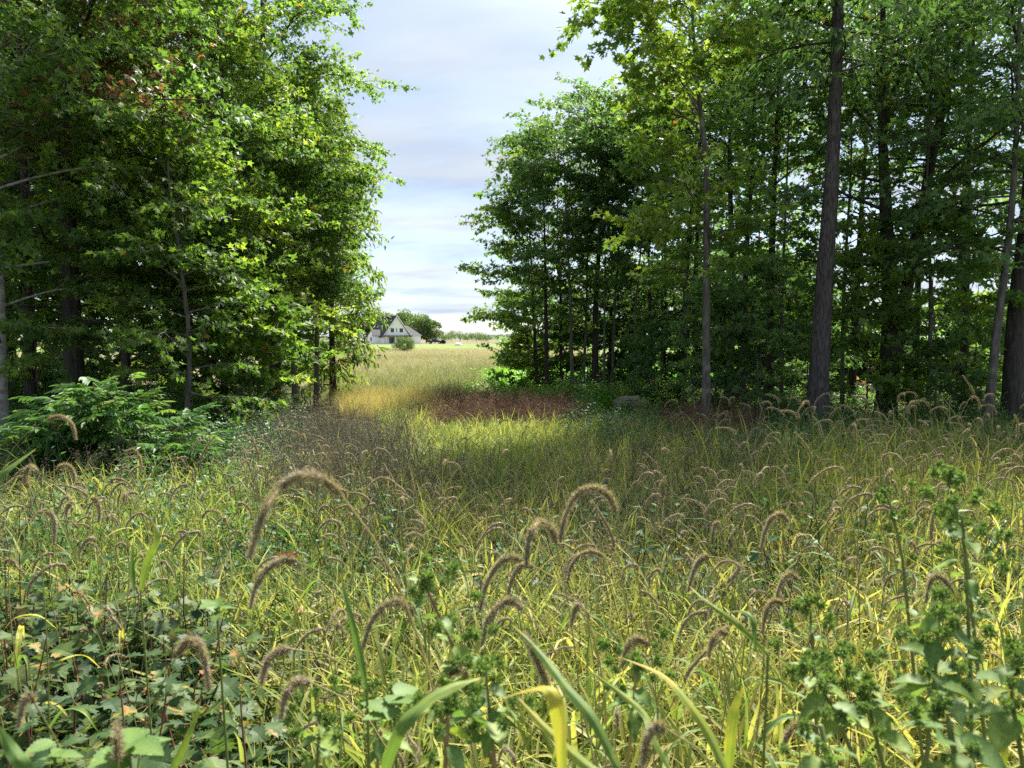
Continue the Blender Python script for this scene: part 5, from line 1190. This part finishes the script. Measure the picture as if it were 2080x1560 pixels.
LIB_SEED = lib_collection('lib_seed', [leafy_weed(150 + i, 6, .55, .1, OAKLEAF, lsize=.065, per=16, tpl=MAPLE8) for i in range(4)])
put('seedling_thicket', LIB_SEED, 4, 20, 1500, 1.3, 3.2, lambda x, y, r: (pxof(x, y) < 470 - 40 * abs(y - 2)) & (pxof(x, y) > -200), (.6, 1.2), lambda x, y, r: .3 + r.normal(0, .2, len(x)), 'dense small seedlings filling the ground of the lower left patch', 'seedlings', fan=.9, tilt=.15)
# toothed compound leaves at the bottom left and one behind
def toothed_leaf(seed):
    n = 17; y = np.linspace(0, 1, n); w = .36 * np.sin(PI * np.clip(y * .9 + .08, 0, 1)) * (1.1 - .4 * y); w = w * (1 + .10 * ((np.arange(n) % 2) * 2 - 1)); w[0] = .02; w[-1] = .003
    z = -.12 * y ** 2; g = Geo()
    v = np.stack([np.column_stack([-w, y - .03 * (w > .1), z + .2 * w]), np.column_stack([0 * y, y, z]), np.column_stack([w, y - .03 * (w > .1), z + .2 * w])], 1).reshape(-1, 3); i = np.arange(n - 1) * 3
    g.add(v, quads=np.concatenate([np.stack([i, i + 1, i + 4, i + 3], -1), np.stack([i + 1, i + 2, i + 5, i + 4], -1)]), tint=np.clip(np.tile([.6, .8, .6], n) - .1 * (np.repeat(np.arange(n), 3) % 2) - .08, 0, 1)); return g.mesh('leaflet', HERBLEAF)
TL = [toothed_leaf(i) for i in range(2)]
def compound(label, px, py, d, size, seed, nl=5):
    rs = np.random.RandomState(seed); c = at(px, py, d); f = np.array((c[0] + .03, c[1] + .05, 0)); root = empty('toothed_plant', tuple(f)); tag(root, label, 'plant', 'toothed leaved plants')
    g = Geo(); tube(g, catmull([(0, 0, 0), (c - f) * .6, c - f], 8), np.linspace(.004, .002, 8), 5, tint=.3); obj('stem', g.mesh('stem', STEMG), root)
    for k in range(nl):
        a = 2 * PI * k / nl + rs.normal(0, .2); obj('leaflet', TL[k % 2], root, loc=(c - f) + np.array((0, 0, rs.normal(0, .008))), rot=(rs.normal(.15, .2), rs.normal(0, .2), a), scale=float(size * rs.uniform(.8, 1.1)))
compound('pale toothed leaves at the bottom left, behind the upright pink foxtail', 262, 1525, .92, .062, 1, 7)
compound('pale toothed leaves at the bottom left, below the hooked foxtail', 110, 1535, .95, .042, 2, 5)
compound('soft green toothed leaf spray among the grass above the seedlings', 440, 1240, 1.35, .045, 3, 5)
compound('toothed plant in the shade under the arching pale blade', 800, 1440, 1.0, .045, 4, 6)
# brown fallen leaf caught on a foxtail
def fallen():
    c = at(600, 1140, 1.16); v, t = fan_leaf([(0, 0.02), (0.36, 0.02), (0.26, 0.24), (0.56, 0.55), (0.20, 0.52), (0, 1.0), (-0.20, 0.52), (-0.56, 0.55), (-0.26, 0.24), (-0.36, 0.02)], fold=.35, droop=.5)
    root = empty('fallen_leaf', tuple(c)); tag(root, 'curled brown maple leaf caught on the greenish foxtail', 'leaf'); root.rotation_euler = (1.0, .5, 2.2)
    g = Geo(); g.add(v * .034, tris=t, tint=.2); obj('leaf_blade', g.mesh('leaf_blade', DEADLEAF, smooth=False), root)
    g = Geo(); tube(g, np.array([(0, -.02, .006), (0, 0, 0)]), .0007, 4, tint=.9); obj('leaf_stalk', g.mesh('leaf_stalk', STEMG), root)
fallen()

# labels still shared: tell the plants apart by how near they stand
from collections import defaultdict
same = defaultdict(list)
for o in S.objects:
    if o.parent is None and o.get('label') and o['category'] in ('foxtail', 'seedling'): same[o['label'].rsplit(',', 1)[0] if o.name.startswith(('foxtail', 'maple_seedling')) and ' just ' in o['label'] or ' in line ' in o['label'] else o['label']].append(o)
ORD = ['nearest', 'second nearest', 'third nearest', 'fourth nearest', 'fifth nearest', 'sixth nearest', 'seventh nearest', 'eighth nearest', 'ninth nearest', 'tenth nearest']
for lb, lst in same.items():
    if len(lst) > 1:
        lst.sort(key=lambda o: o.location.y)
        for k, o in enumerate(lst): o['label'] = lb + ', ' + ORD[min(k, 9)] + ' of %d' % len(lst)

if False: print('TRIS', sum(len(p.vertices) - 2 for m in bpy.data.meshes for p in m.polygons))
